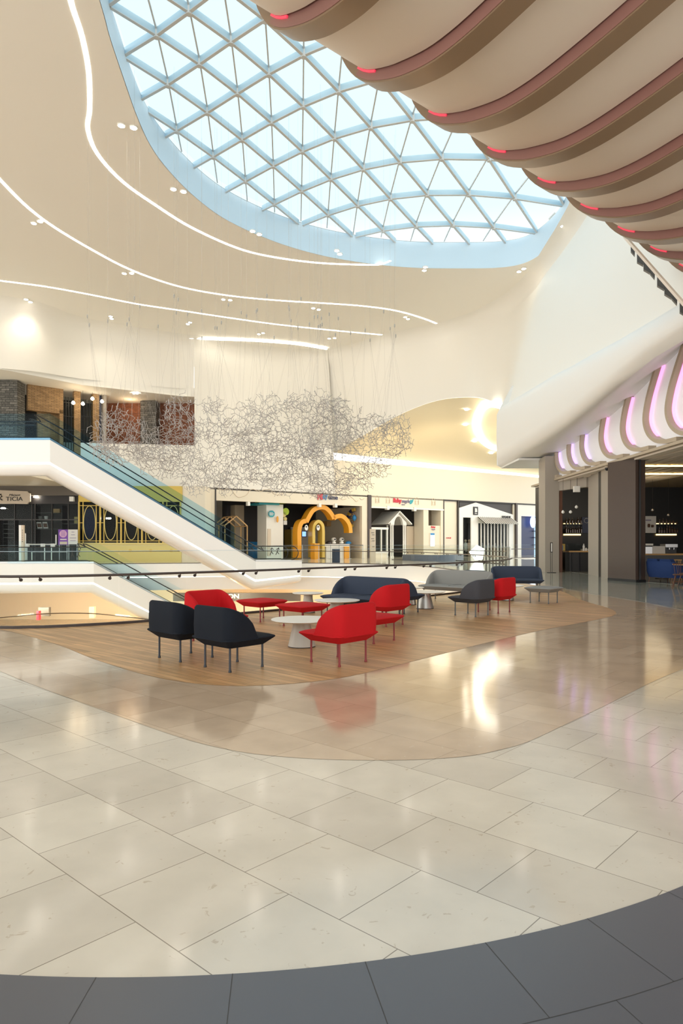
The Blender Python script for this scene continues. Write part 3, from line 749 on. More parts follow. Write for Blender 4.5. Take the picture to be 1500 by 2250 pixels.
# ------------------------------------------------------------------ escalators
def escalator(T, B, flat_top, flat_bot, width, label, gl, guard='blue_glass'):
    d = Vector((B.x - T.x, B.y - T.y, 0)).normalized(); n = Vector((d.y, -d.x, 0))
    path = [T + flat_top, T, B, B + flat_bot]
    root = thing('escalator', label, 'escalator', B)
    Z = lambda z: Vector((0, 0, z))
    # stepped side cladding: wide face, lit recess, rounded belly
    def side_loft(pr, name, m_, sm=60):
        rings = []
        for i, p in enumerate(path):
            lo = LOWER[i]; rings.append([p + n * o + Z(z * lo) for o, z in pr])
        MB().loft(rings).build(name, m_, root, sm)
    LOWER = [1, 1, 1, .75]
    w = width
    side_loft([(0, .0), (0, -1.28), (-.25, -1.30), (-w + .25, -1.30), (-w, -1.28), (-w, 0)], 'truss_cladding', 'white_gloss', 30)
    side_loft([(-.22, -1.31), (-.22, -1.385), (-w + .22, -1.385), (-w + .22, -1.31)], 'belly_light', 'cove_light', 30)
    side_loft([(-.10, -1.41), (-.08, -1.6), (-.2, -1.85), (-.5, -2.0), (-w + .5, -2.0), (-w + .2, -1.85), (-w + .08, -1.6), (-w + .1, -1.41)], 'belly_cladding', 'white_gloss', 60)
    side_loft([(-.02, 0.01), (-.02, .12), (-.28, .12), (-.28, .01)], 'deck', 'satin', 30)
    side_loft([(-w + .02, 0.01), (-w + .02, .12), (-w + .28, .12), (-w + .28, .01)], 'deck', 'satin', 30)
    # steps
    L = (B - T).length; run = Vector((B.x - T.x, B.y - T.y, 0)).length; ns = int(run / .4); m = MB()
    for k in range(ns):
        p = T.lerp(B, (k + .5) / ns); m.hexa([p + d * a + n * o + Z(z) for z in (-.3, .05) for a, o in ((-.2, -.3), (.2, -.3), (.2, -w + .3), (-.2, -w + .3))])
    m.build('steps', 'dark_frame', root)
    for o, nm in ((-.15, 'near'), (-w + .15, 'far')):
        up = Z(.95); A = [path[0] + n * o + Z(.12), T + n * o + Z(.12), B + n * o + Z(.12), B + flat_bot * .8 + n * o + Z(.12)]
        for a, b in ((A[0], A[1]), (A[1], A[2]), (A[2], A[3])):
            seg = max(1, int((b - a).length / 2.2))
            if b == A[2]: seg = 1
            m = MB()
            for k in range(seg):
                p, q = a.lerp(b, k / seg + .002), a.lerp(b, (k + 1) / seg - .002)
                m.hexa([p - n * .006, q - n * .006, q + n * .006, p + n * .006, p - n * .006 + up, q - n * .006 + up, q + n * .006 + up, p + n * .006 + up])
            m.build('balustrade_glass', gl, root)
        hz = .97
        H_ = [A[0] + Z(hz)] + [A[1] - (A[1] - A[0]).normalized() * .5 + Z(hz)] + [A[1] + (A[2] - A[1]).normalized() * .5 + Z(hz)] + [A[2] - (A[2] - A[1]).normalized() * .5 + Z(hz), A[2] + (A[3] - A[2]).normalized() * .5 + Z(hz), A[3] + Z(hz)]
        e = (A[3] - A[2]).normalized()
        loopc = [A[3] + e * (.48 * math.sin(a)) + Z(hz - .48 + .48 * math.cos(a)) for a in [PI * i / 8 for i in range(1, 9)]]
        H_ = H_[:1] + crom(H_[1:], 4) + loopc
        MB().tube(H_, .035, 6).build('handrail', 'rubber', root, 60)
        MB().tube([A[0] + Z(.06), A[1] + Z(.06), A[2] + Z(.06), A[3] + Z(.06)], .022, 5).build('skirt_trim', 'rubber', root)
    # outer protective glass
    m = MB(); o = .01
    pr_ = [T + flat_top * .35, T + d * .6, B - d * 4.2]
    for a, b in ((pr_[0], T), (T, B.lerp(T, .12))):
        m.hexa([a + n * .0, b, b - n * .012, a - n * .012, a + Z(1.52), b + Z(1.52), b - n * .012 + Z(1.52), a - n * .012 + Z(1.52)])
    m.build('guard_glass', guard, root)
    return root, d, n
T1 = P(110, 965, 38); T1.z = 7.45; B1 = P(562, 1234, 46)
e1, ed, en = escalator(T1, B1, Vector((-14, 0, 0)), Vector((3.2, .35, 0)), 1.7, 'large white escalator with glass sides rising leftwards to the upper floor', 'esc_glass')
T2 = P(206, 1236, 44.2); T2.z = .10; d2 = Vector((ed.x, ed.y, 0)); B2 = T2 + d2 * 11.0 + Vector((0, 0, -6.2))
e2, _, _ = escalator(T2, B2, Vector((-16, -1.2, 0)), Vector((3.2, .8, 0)), 1.7, 'lower white escalator with glass sides descending from the left landing to the storey below', 'esc_glass', 'esc_glass')
# running-figure stickers on the glass
def figures(c, e, s, parent, name='sticker'):
    up = Vector((0, 0, 1))
    for dx, lean in ((-.28, .1), (.25, .5)):
        m = MB(); o = c + e * dx * s
        def q(a, b): return o + e * a * s + up * b * s
        n_ = Vector((e.y, -e.x, 0)) * .006
        for pts in ([(lean * .3, .5), (0, .1)], [(0, .1), (-.14, -.2)], [(0, .1), (.16, -.12)], [(lean * .25, .42), (.22, .3)], [(lean * .25, .42), (-.12, .3)]):
            m.tube([q(*pts[0]) + n_, q(*pts[1]) + n_], .035 * s, 5)
        m.lathe([(.001, -.07 * s), (.07 * s, 0), (.001, .07 * s)], q(lean * .4, .6) + n_, 8)
        m.build(name, 'letter_dark', parent)
figures(B1 + Vector((1.3, .1, .62)) + en * .0, Vector((1, .1, 0)).normalized(), .75, e1)
figures(T2 + Vector((-1.2, -.1, .55)), Vector((1, .05, 0)).normalized(), .75, e2)

# ------------------------------------------------------------------ hanging wire sculpture
random.seed(11)
sc_root = thing('hanging_sculpture', 'cloud of silvery branching rods hung on thin wires above the opening', 'sculpture', (-4, 28, 3.4))
def grow(c, rad, nmax, L):
    segs = []; nodes = [c.copy()]; front = []
    a = Vector((random.gauss(0, 1), random.gauss(0, .6), random.gauss(0, 1))).normalized()
    b = a.orthogonal().normalized()
    for k in range(3):
        front.append((c.copy(), Matrix.Rotation(2 * PI * k / 3, 3, b) @ a, b))
    while front and len(segs) < nmax:
        i = random.randrange(max(0, len(front) - 14), len(front)) if random.random() < .4 else random.randrange(len(front))
        p, d, nrm = front.pop(i)
        q = p + d * L * random.uniform(.85, 1.15)
        v = q - c
        if (v.x / rad[0]) ** 2 + (v.y / rad[1]) ** 2 + (v.z / rad[2]) ** 2 > 1: 
            if random.random() < .5: segs.append((p, p + d * L * .7))
            continue
        if any((q - z).length < L * .55 for z in nodes): 
            continue
        segs.append((p, q)); nodes.append(q)
        nrm = (Matrix.Rotation(random.gauss(0, .55), 3, d) @ nrm).normalized()
        for s in (-1, 1): front.append((q.copy(), (Matrix.Rotation(s * math.radians(random.uniform(52, 66)), 3, nrm) @ d).normalized(), nrm))
    return segs, nodes
CL = [(238,960,26.5,.75),(262,925,26,.7),(300,965,27,1.0),(345,975,28,1.0),(385,950,27,.85),(410,905,26,.75),(440,985,28,1.0),(470,935,28,.85),(470,890,28.5,.45),(505,965,29,.95),(545,925,28,.9),(585,900,28,.75),(560,985,29,1.0),(610,950,28,.95),(650,905,28,.85),(700,895,28,.9),(735,900,29,.7),(665,965,28,1.0),(720,955,29,1.0),(770,930,29,.9),(820,945,29,.8),(865,940,30,.7),(875,975,30,.6),(780,985,30,1.0),(830,1000,30,.85),(640,1015,29,1.0),(700,1020,29,1.0),(745,1040,30,.9),(580,1030,29,.95),(520,1030,29,.95),(460,1035,29,.9),(400,1015,29,.85),(350,1015,29,.8),(300,1005,28,.7),(250,1000,28,.6),(680,1062,30,.7),(740,1075,30,.55),(620,1060,30,.7),(790,1050,30,.7),(830,1030,30,.55),(500,1062,30,.6),(430,1062,30,.55),(700,1080,30,.45),(230,985,27,.5),(590,985,27,.9),(690,985,27,.9)]
for x, y, D, r in CL:
    c = P(x, y, D); r *= 1.0
    segs, nodes = grow(c, (r * 1.25, r * 1.1, r * 1.0), int(210 * r + 20), .19)
    m = MB()
    for p, q in segs: m.tube([p, q], .0095, 3, cap=False)
    for p in nodes: m.lathe([(.001, -.02), (.02, 0), (.001, .02)], p, 4)
    m.build('branch_cluster', 'rod', sc_root)
    for _ in range(1):
        a = random.choice(nodes); zt = random.uniform(10.3, 12.2); t = Vector((a.x + random.uniform(-.5, .5), a.y + random.uniform(-.5, .5), zt))
        if inside(t.x, t.y): ztop = SZ - .2
        else: ztop = CZ
        m = MB(); m.tube([t, Vector((t.x, t.y, ztop))], .0035, 3)
        for q in random.sample(nodes, min(3, len(nodes))): m.tube([q, t], .0025, 3)
        m.lathe([(.002, -.12), (.03, -.06), (.03, .04), (.002, .08)], t, 5)
        m.build('suspension_wire', 'wire', sc_root)
# ------------------------------------------------------------------ lounge furniture
def rrect(hx, hy, r, z, n=5, cx=0, cy=0):
    out = []
    for sx_, sy_, a0 in ((1, 1, 0), (-1, 1, 90), (-1, -1, 180), (1, -1, 270)):
        for k in range(n + 1):
            a = math.radians(a0 + 90 * k / n); out.append(Vector((cx + sx_ * (hx - r) + math.cos(a) * r, cy + sy_ * (hy - r) + math.sin(a) * r, z)))
    return out
def make_seat(hx, hy, fab, root, seam=False):
    r = [rrect(hx - .115, hy - .115, .03, .27), rrect(hx - .105, hy - .105, .04, .268), rrect(hx - .008, hy - .008, .05, .352), rrect(hx, hy, .055, .362), rrect(hx - .006, hy - .006, .055, .372),
         rrect(hx - .05, hy - .05, .05, .388), rrect(hx - .12, hy - .12, .06, .398), rrect(hx * .4, hy * .4, .06, .404)]
    MB().loft(r).build('seat', fab, root, 28)
    if seam:
        MB().tube([(0, -hy + .1, .4), (0, 0, .406), (0, hy - .1, .396), (0, hy - .01, .366)], .006, 6).build('seam', 'black_leg', root)
def make_back(hx, hy, fab, root, front=.07, Lr=.50, top_h=.735):
    r = .12; pts = []
    side = lambda sg: None
    path = [Vector((hx, front, 0))] + [Vector((hx, front + (-hy + r - front) * k / 5, 0)) for k in range(1, 6)]
    path += [Vector((hx - r + math.cos(a) * r, -hy + r + math.sin(a) * r, 0)) for a in [-PI / 2 * k / 6 for k in range(1, 7)]]
    nb = max(6, int(hx / .06)); path += [Vector((hx - r - (2 * hx - 2 * r) * k / nb, -hy, 0)) for k in range(1, nb + 1)]
    path += [Vector((-hx + r - math.cos(PI / 2 - a) * r, -hy + r - math.sin(PI / 2 - a) * r, 0)) for a in [PI / 2 * k / 6 for k in range(1, 7)]]
    path += [Vector((-hx, -hy + r + (front + hy - r) * k / 5, 0)) for k in range(1, 6)]
    cum = [0]
    for a, b in zip(path, path[1:]): cum.append(cum[-1] + (b - a).length)
    T = cum[-1]; rings = []
    for i, p in enumerate(path):
        a, b = path[max(i - 1, 0)], path[min(i + 1, len(path) - 1)]; t = (b - a).normalized(); n = Vector((t.y, -t.x, 0))   # inward? fixed below
        if n.dot(Vector((0, hy * .2, 0)) - p) < 0: n = -n
        s_ = min(cum[i], T - cum[i]) / Lr; u = min(1, s_)
        h = .365 + (top_h - .365) * (1 - (1 - u) ** 2.0) ** .5
        h = max(h, .372); th = .075
        # a corner needs no fold: the inner line follows the path shrunk towards the seat
        q = lambda o, z: Vector((p.x, p.y, z)) + n * o
        e = min(.03, (h - .36) * .4)
        rings.append([q(.003, .355), q(-.004, .50 if h > .55 else (h + .36) / 2), q(.004, h - e), q(.02, h - e * .25), q(th * .5, h), q(th - .018, h - e * .25), q(th, h - e), q(th + .012, .50 if h > .55 else (h + .36) / 2), q(th + .02, .375)])
    MB().loft(rings).build('backrest', fab, root, 50)
    # piping at the base of the shell
    MB().tube([Vector((p.x, p.y, .356)) for p in path], .006, 6).build('piping', fab, root, 60)
def make_legs(hx, hy, m, root, extra=False):
    xs = (-hx + .125, hx - .125)
    for x in xs:
        for y in (-hy + .125, hy - .125):
            MB().lathe([(.018, 0), (.018, .008), (.0125, .035), (.0125, .27)], (x, y, 0), 12).build('leg', m, root, 40)
def chair(loc, facing, fab, legm, label, src=None):
    rz = math.radians(facing - 90)
    if src is not None: return dup(src, (*loc, .005), rz, label)
    t = thing('lounge_chair', label, 'chair', (*loc, .005), 0, group='low lounge chairs on the wooden floor')
    XF[t.name] = Matrix.Identity(4)
    make_seat(.36, .36, fab, t); make_back(.36, .36, fab, t); make_legs(.36, .36, legm, t)
    t.rotation_euler = (0, 0, rz)
    return t
NE, NW, SW, SE = 47, 137, 227, -43
bk = chair((-1.26, 7.67), NE, 'black_fabric', 'black_leg', 'black lounge chair seen from behind, nearest to the viewer')
chair((-1.97, 8.30), NE, 0, 0, 'black lounge chair just behind and left of the nearest black one', bk)
rd = chair((-.036, 8.0), NW, 'red_fabric', 'red_leg', 'red lounge chair in front, beside the nearest white round table')
chair((-1.87, 9.75), SE, 0, 0, 'red lounge chair facing the viewer behind the two black chairs', rd)
chair((.755, 11.65), NW, 0, 0, 'red lounge chair behind the red ottoman, in front of the navy sofa', rd)
chair((3.22, 13.85), NW, 0, 0, 'farthest red lounge chair, tucked behind the charcoal chair', rd)
ch = chair((2.62, 13.2), NW, 'charcoal_fabric', 'grey_leg', 'charcoal grey lounge chair in front of the grey sofa')
nv = chair((1.27, 13.75), NE, 'navy_fabric', 'black_leg', 'dark navy lounge chair at the right end of the nearer navy sofa')
chair((3.75, 17.6), NE, 0, 0, 'dark navy lounge chair peeking out behind the grey sofa', nv)
def sofa(loc, facing, fab, legm, label, hx):
    t = thing('lounge_sofa', label, 'sofa', (*loc, .005), 0, group='low lounge sofas on the wooden floor')
    XF[t.name] = Matrix.Identity(4)
    make_seat(hx, .38, fab, t, True); make_back(hx, .38, fab, t, front=.02, Lr=.60, top_h=.76); make_legs(hx, .38, legm, t)
    t.rotation_euler = (0, 0, math.radians(facing - 90)); return t
sofa((.42, 13.15), SW, 'navy_fabric', 'black_leg', 'navy two-seat lounge sofa behind the white round tables', .86)
sofa((2.85, 16.45), SW, 'grey_fabric', 'grey_leg', 'light grey two-seat lounge sofa in the middle of the seating', .90)
sofa((5.22, 19.5), -98, 'navy_fabric', 'black_leg', 'farthest navy two-seat lounge sofa near the end of the railing', .74)
def ottoman(loc, fab, legm, label, src=None, rz=NE):
    if src: return dup(src, (*loc, .005), math.radians(rz), label)
    t = thing('ottoman', label, 'ottoman', (*loc, .005), 0, group='square upholstered ottomans'); XF[t.name] = Matrix.Identity(4)
    make_seat(.36, .36, fab, t); make_legs(.36, .36, legm, t); t.rotation_euler = (0, 0, math.radians(rz)); return t
ro = ottoman((.45, 9.75), 'red_fabric', 'red_leg', 'red square ottoman right of the front red chair')
ottoman((-1.5, 12.35), 0, 0, 'red square ottoman farther left, close to the glass railing', ro)
ottoman((-.68, 11.5), 0, 0, 'red square ottoman between the nearest table and the two tables behind', ro)
ottoman((4.92, 15.95), 'grey_fabric', 'grey_leg', 'grey square ottoman alone at the right end of the seating')
def table(loc, r, h, base, label, src=None):
    if src: return dup(src, (*loc, .005), 0, label)
    t = thing('coffee_table', label, 'table', (*loc, .005), group='round pedestal coffee tables'); XF[t.name] = Matrix.Identity(4)
    MB().lathe([(r * .5, h - .034), (r - .05, h - .026), (r - .004, h - .010), (r, h - .006), (r - .002, h)], n=56).build('tabletop', 'table_white', t, 40)
    k = min(1, r / .43)
    prof_ = [(.195 * k, .012), (.185 * k, .05), (.165 * k, .14), (.14 * k, .24), (.125 * k, .31), (.125 * k, h - .032)]
    MB().lathe(prof_, n=40).build('pedestal', base, t, 60)
    MB().lathe([(.192 * k, 0), (.192 * k, .012)], n=40).build('foot_ring', 'dark_frame', t)
    return t
t1 = table((-.557, 9.2), .43, .385, 'table_base', 'nearest white round table with a beige conical pedestal')
table((-.085, 12.3), .43, .385, 0, 'white round table behind the nearest one, before the navy sofa', t1)
t3 = table((-.70, 13.75), .33, .41, 'table_base', 'smaller white round table left of the navy sofa, by the railing')
t4 = table((1.86, 14.6), .45, .375, 'table_metal', 'white round table with a silver pedestal before the grey sofa')
table((1.62, 15.5), .33, .41, 'table_metal', 'small white round table hidden behind the dark navy chair')
table((4.2, 16.72), .43, .375, 0, 'white round table beside the farthest red chair', t4)

# ------------------------------------------------------------------ long row of shops
Z3 = Vector((0, 0, 1)); S = FA.s
def fthing(fr, name, label, cat, x, d=0., z=0., group=None, kind=None):
    return thing(name, label, cat, fr.W(fr.s(x, d), d, z), 0, group, kind)
def wallbox(fr, name, m, x0, x1, z0, z1, d0, d1):
    mb = MB(); fr.xbox(mb, x0, x1, z0, z1, d0, d1); return struct(mb, name, m)
def sdisc(fr, x, y, rx, d, th, m, name, parent=None, ry=None, n=24):
    c = fr.at(x, y, d); D = fr.D(x, d); a = rx * D / F; b = (ry or rx) * D / F
    mb = MB().plate([c + fr.e * math.cos(2 * PI * k / n) * a + Z3 * math.sin(2 * PI * k / n) * b for k in range(n)], -fr.n * th); return mb.build(name, m, parent) if parent else mb
wallbox(FA, 'wall_shop_1', 'cream_wall', 426, 474, 0, 6.2, 0, .5)
wallbox(FA, 'trim_6', 'dark_frame', 472.5, 475, 0, 6.2, -.06, .3)
# playtime shop
wallbox(FA, 'shop_front_1', 'cream_wall', 475, 808, 5.12, 6.2, 0, .4)
wallbox(FA, 'wall_shop_2', 'cream_wall', 795, 808, 0, 5.12, 0, .4)
wallbox(FA, 'wall_shop_3', 'cream_wall', 795, 797, 0, 5.12, .4, 9)
wallbox(FA, 'wall_shop_4', 'paper', 640, 830, 0, 3.2, 8.9, 9.2)
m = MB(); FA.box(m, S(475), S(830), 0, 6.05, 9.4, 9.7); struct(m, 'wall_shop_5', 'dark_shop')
wallbox(FA, 'trim_7', 'bronze', 808.5, 815.5, 0, 6.25, -.12, .3)
sg = fthing(FA, 'shop_sign', 'small red, blue and navy word sign on the fascia over the yellow cloud arch', 'sign', 720, -.05, 5.3)
cols_ = [('p', 'red_fabric', 697, 704, 1092), ('l', 'red_fabric', 703.8, 708, 1092), ('a', 'purple', 708, 713.5, 1092), ('y', 'teal', 713.8, 719, 1093), ('time', 'navy_fabric', 720.5, 741.5, 1093)]
mat('sign_red', (.65, .03, .06), .4); mat('sign_blue', (.03, .25, .6), .4); mat('sign_navy', (.03, .04, .12), .4)
for ch_, mm, x0, x1, y in cols_:
    mm = {'red_fabric': 'sign_red', 'purple': 'sign_blue', 'teal': 'sign_blue', 'navy_fabric': 'sign_navy'}[mm]
    c = FA.at((x0 + x1) / 2, y, -.02); w_ = abs(FA.s(x1) - FA.s(x0))
    text(ch_, 'letter', mm, c, FA.e, Z3, width=w_, height=(12 if ch_ in 'ply' else 9.5) * FA.D(x0) / F, depth=.07, parent=sg, bold=.02)
cl = fthing(FA, 'cloud_relief', 'thin cloud-shaped outline trims along the cream fascia over the play shop', 'decoration', 620, 0, 5.3)
for pts in ([(478,1073),(490,1077),(498,1074),(510,1078),(513,1083),(522,1092),(534,1091),(543,1086),(548,1078),(556,1075),(565,1079)], [(566,1077),(574,1080),(580,1076),(594,1076),(600,1084),(612,1088),(623,1084)], [(746,1094),(752,1098),(760,1096)], [(768,1090),(776,1096),(782,1102),(786,1100)], [(790,1095),(795,1098),(800,1095)]):
    MB().tube([FA.at(*q, -.02) for q in crom([Vector((a, b, 0)) for a, b in pts], 4) for q in [(q.x, q.y)]], .03, 5).build('outline', 'tan_paint', cl)
# column with round signs
co = fthing(FA, 'column', 'square white column with round signs and a turquoise and lime cap', 'column', 604, 1.2)
m = MB(); FA.xbox(m, 585, 622, 0, 5.05, 1.2, 3); m.build('shaft', 'wall_paint', co)
m = MB(); FA.pbox(m, 569, 1105, 614, 1109, .9, 3.2); m.build('cap', 'teal', co)
m = MB(); FA.pbox(m, 588, 1101.5, 632, 1105, .7, 3.2); m.build('cap', 'lime', co)
for x, y, r, mm, n_ in ((597,1129,7.5,'teal','teal'),(628,1124,8,'lime','lime'),(623.5,1130,6,'yellow_pale','y'),(627,1140,4,'yellow_pale','y2')):
    rs = sdisc(FA, x, y, r, .9 if x < 620 else 1.5, .12, mm, 'round_sign', co)
sdisc(FA, 610, 1141, 2.2, .95, .1, 'orange', 'oval_sign', co, ry=7)
m = MB(); FA.pbox(m, 623.5, 1144, 630.5, 1153, 1.4, 1.5); m.build('square_sign', 'paper', co)
for dy in (-2.5, 0, 2.5): 
    m = MB(); FA.pbox(m, 592, 1129 + dy - .7, 602 - abs(dy), 1129 + dy + .7, .87, .9); m.build('sign_text', 'paper', co)
# yellow cloud arch and small arch
def sweep(fr, pts, d, hw, dep, name, m_, parent, end_ext=0):
    P2 = [Vector((fr.s(x, d), fr.z(x, y, d))) for x, y in pts]; P2 = crom([Vector((p.x, p.y, 0)) for p in P2], 4); rings = []
    for i, p in enumerate(P2):
        a, b = P2[max(i - 1, 0)], P2[min(i + 1, len(P2) - 1)]; t = (b - a).normalized(); nn = Vector((-t.y, t.x, 0))
        rings.append([fr.W(p.x + nn.x * o, dd, p.y + nn.y * o) for o, dd in ((-hw, d), (hw, d), (hw, d + dep), (-hw, d + dep))])
    return MB().loft(rings).build(name, m_, parent, 40)
ya = fthing(FA, 'cloud_arch', 'big yellow cloud-outline arch at the entrance of the play shop', 'arch', 690, .3)
zc = lambda L_: [(560 + a / 5.77, 1060 + b / 5.77) for a, b in L_]
sweep(FA, [(657.5, 1226)] + zc([(565,860),(563,640),(572,560),(600,505),(650,488)]), .3, .21, .9, 'arch_band', 'orange', ya)
sweep(FA, zc([(655,500),(690,430),(735,360),(790,325),(850,312),(905,328),(955,375),(990,430),(1003,462)]), .3, .21, .9, 'arch_band', 'orange', ya)
sweep(FA, zc([(1003,455),(1040,432),(1095,425),(1145,455),(1190,515),(1210,575),(1214,640)]), .3, .21, .9, 'arch_band', 'orange', ya)
sa = fthing(FA, 'small_arch', 'narrow round-topped yellow arch standing inside the cloud arch', 'arch', 700, .8)
sweep(FA, [(689.5,1225),(689.5,1190),(689.5,1165),(692,1152),(700,1145.5),(708,1152),(710.5,1165),(710.5,1190),(710.5,1225)], .5, .15, .8, 'arch_band', 'yellow', sa)
for x, lab in ((673, 'left'), (699, 'right')):
    o = sdisc(FA, x, 1159.5, 4.2, .25, .04, 'paper', 'x', ry=6.2); r_ = single(o, 'oval_sign', 'table_white', f'white oval hanging sign with a small figure, {lab} of the two at the arch', 'sign', 'white oval signs')
    sdisc(FA, x, 1157.5, 1.5, .22, .03, 'letter_dark', 'symbol', r_, ry=2)
sn = fthing(FA, 'wall_screen', 'small dark screen with a blue picture behind the cloud arch', 'screen', 668, 1.5, 2)
m = MB(); FA.pbox(m, 663, 1166.5, 673, 1180, 1.5, 1.6); m.build('bezel', 'black', sn)
m = MB(); FA.pbox(m, 664, 1168, 672, 1178.5, 1.47, 1.5); m.build('display', 'screen_blue', sn)
ct = fthing(FA, 'play_counter', 'white and orange reception counter of the play shop', 'counter', 740, 2.5)
m = MB(); FA.pbox(m, 713, 1195.5, 768, 1201, .9, 1.9); m.build('counter_top', 'table_white', ct)
m = MB(); FA.xbox(m, 716, 757, 0, 1.2, 1.0, 1.8); m.build('counter_body', 'paper', ct)
m = MB(); FA.xbox(m, 757, 768, 0, 1.15, .85, 1.9); m.build('end_panel', 'orange', ct)
single((lambda m: (FA.xbox(m, 691, 702, 0, 1.45, -1.2, -.5), m)[1])(MB()), 'orange_pedestal', 'orange', 'plain orange pedestal at the foot of the small yellow arch', 'pedestal')
for x in (733, 750):
    rb = fthing(FA, 'toy_robot', f'white round-headed toy robot with a dark visor on the counter, {"left" if x < 740 else "right"} one', 'toy', x, 1.4, 1.3, 'toy robots')
    c = FA.at(x, 1189, 1.4); c.z = FA.z(740, 1195.5, .9) + .325; MB().lathe([(.03, -.32), (.22, -.25), (.2, -.1), (.12, -.05)], c, 14).build('body', 'table_white', rb, 60)
    MB().lathe([(.1, -.06), (.24, .03), (.26, .14), (.18, .28), (.02, .33)], c, 16).build('head', 'table_white', rb, 60)
    MB().lathe([(.05, -.08), (.15, -.04), (.15, .04), (.05, .08)], c + FA.n * .15 + Vector((0, 0, .14)), 10).build('visor', 'black', rb)
for x in (722, 765): single(MB().lathe([(.1, 0), (.3, .02), (.32, .12), (.2, .25), (.05, .3)], FA.W(S(x, 1.4), 1.4, FA.z(740, 1195.5, .9) + .004), 14), 'soft_toy', 'sign_blue' if x > 740 else 'dark_frame', 'blue soft toy lying at the right end of the play counter' if x > 740 else 'black soft toy lying at the left end of the play counter', 'toy', smooth=60)
kp = single((lambda m: (m.box(G(738, 1236) + Vector((0, 0, .52)), (.45, .4, 1.04), .6), m)[1])(MB()), 'kiosk', 'navy_fabric', 'slim dark grey kiosk box standing before the play shop', 'kiosk')
bl = fthing(FA, 'queue_barrier', 'queue barrier with a dark belt and posts before the play counter', 'barrier', 730, -1.5)
pb = [FA.at(x, 1198, -1.5) for x in (664, 700, 726, 745, 768, 797)]
MB().tube(pb, .05, 4).build('belt', 'dark_frame', bl)
for p in pb: MB().lathe([(.17, 0), (.17, .02), (.03, .03), (.03, p.z + .05)], (p.x, p.y, 0), 8).build('post', 'satin', bl)
# wooden house frame
hf = fthing(FA, 'timber_playhouse', 'open timber house frame inside the left part of the play shop', 'playhouse', 516, 1.5)
def fpt(x, y, d): return FA.at(x, y, d)
for d in (1.5, 2.8, 4.1):
    for a, b in (((494,1226),(494,1154)),((494,1154),(519,1134)),((519,1134),(543,1156)),((543,1156),(543,1225))):
        MB().tube([fpt(*a, 1.5) - FA.n * (d - 1.5), fpt(*b, 1.5) - FA.n * (d - 1.5)], .07, 4).build('beam', 'wood_light', hf)
for q in ((494,1154),(519,1134),(543,1156)): MB().tube([fpt(*q, 1.5), fpt(*q, 1.5) - FA.n * 2.6], .06, 4).build('purlin', 'wood_light', hf)
wallbox(FA, 'wall_shop_6', 'canopy_fin', 516, 536, 0, 5.1, 5, 6)
wallbox(FA, 'wall_shop_7', 'charcoal_fabric', 498, 515, 0, 5.1, 6, 6.4)
single((lambda m: (FA.xbox(m, 640, 656, 0, 2.9, 7, 8.5), m)[1])(MB()), 'yellow_cabinet', 'yellow', 'tall yellow cabinet at the back of the play shop', 'cabinet')
single((lambda m: (FA.xbox(m, 556, 566, 0, 1.6, 4, 5), m)[1])(MB()), 'blue_block', 'sign_blue', 'blue padded play block left of the white column', 'block')
single((lambda m: (FA.pbox(m, 718, 1145, 728, 1156, 6, 7), m)[1])(MB()), 'shelf_box', 'wood_light', 'small wooden box shelf high on the play shop back wall', 'shelf')
single((lambda m: (FA.pbox(m, 730, 1147, 735, 1156, 6, 7), m)[1])(MB()), 'toy_box', 'yellow', 'small yellow box beside the wooden box shelf', 'box')
single((lambda m: (FA.pbox(m, 588, 1162, 595, 1222, .5, .6), m)[1])(MB()), 'height_chart', 'tan_paint', 'narrow beige standing sign in front of the white column', 'sign')
# wheel-like wall decoration
wd = fthing(FA, 'ring_decoration', 'half ring decoration in blue and yellow segments on the shop side wall', 'decoration', 780, .6, 3)
c0 = FA.W(S(795) - .03, .9, FA.z(789, 1138, .5)); D_ = 1
for k in range(7):
    a0, a1 = math.radians(95 + k * 22), math.radians(95 + k * 22 + 20); q = lambda a, r: c0 + FA.n * math.cos(a) * r * 1.5 + Z3 * math.sin(a) * r
    MB().plate([q(a0, .72), q((a0 + a1) / 2, .72), q(a1, .72), q(a1, 1.0), q((a0 + a1) / 2, 1.0), q(a0, 1.0)], -FA.e * .2).build('segment', 'sign_navy' if k % 2 else 'yellow', wd)
    MB().tube([q(a0, .25), q(a0, .74)], .015, 4).build('spoke', 'red_leg', wd)
MB().lathe([(.05, -.3), (.22, -.1), (.2, .15), (.05, .3)], c0 - FA.e * .25, 10).build('hub', 'sign_blue', wd)
# box lamps under the fascias
k = 0; lampx = [(547, 1107, 'above the wooden house frame'), (703.5, 1110, 'over the left shoulder of the cloud arch'), (738.5, 1111, 'right of the top of the cloud arch'), (853, 1116, 'over the left side of the small white house'), (912, 1119, 'right of the small white house')]
for x, y, lab in lampx:
    m = MB(); FA.pbox(m, x - 2.6, y - 4.5, x + 2.6, y + 4, -.15, .25); single(m, 'box_lamp', 'table_white', 'small white box lamp under the fascia, ' + lab, 'light', 'white box lamps under the shop fascias')

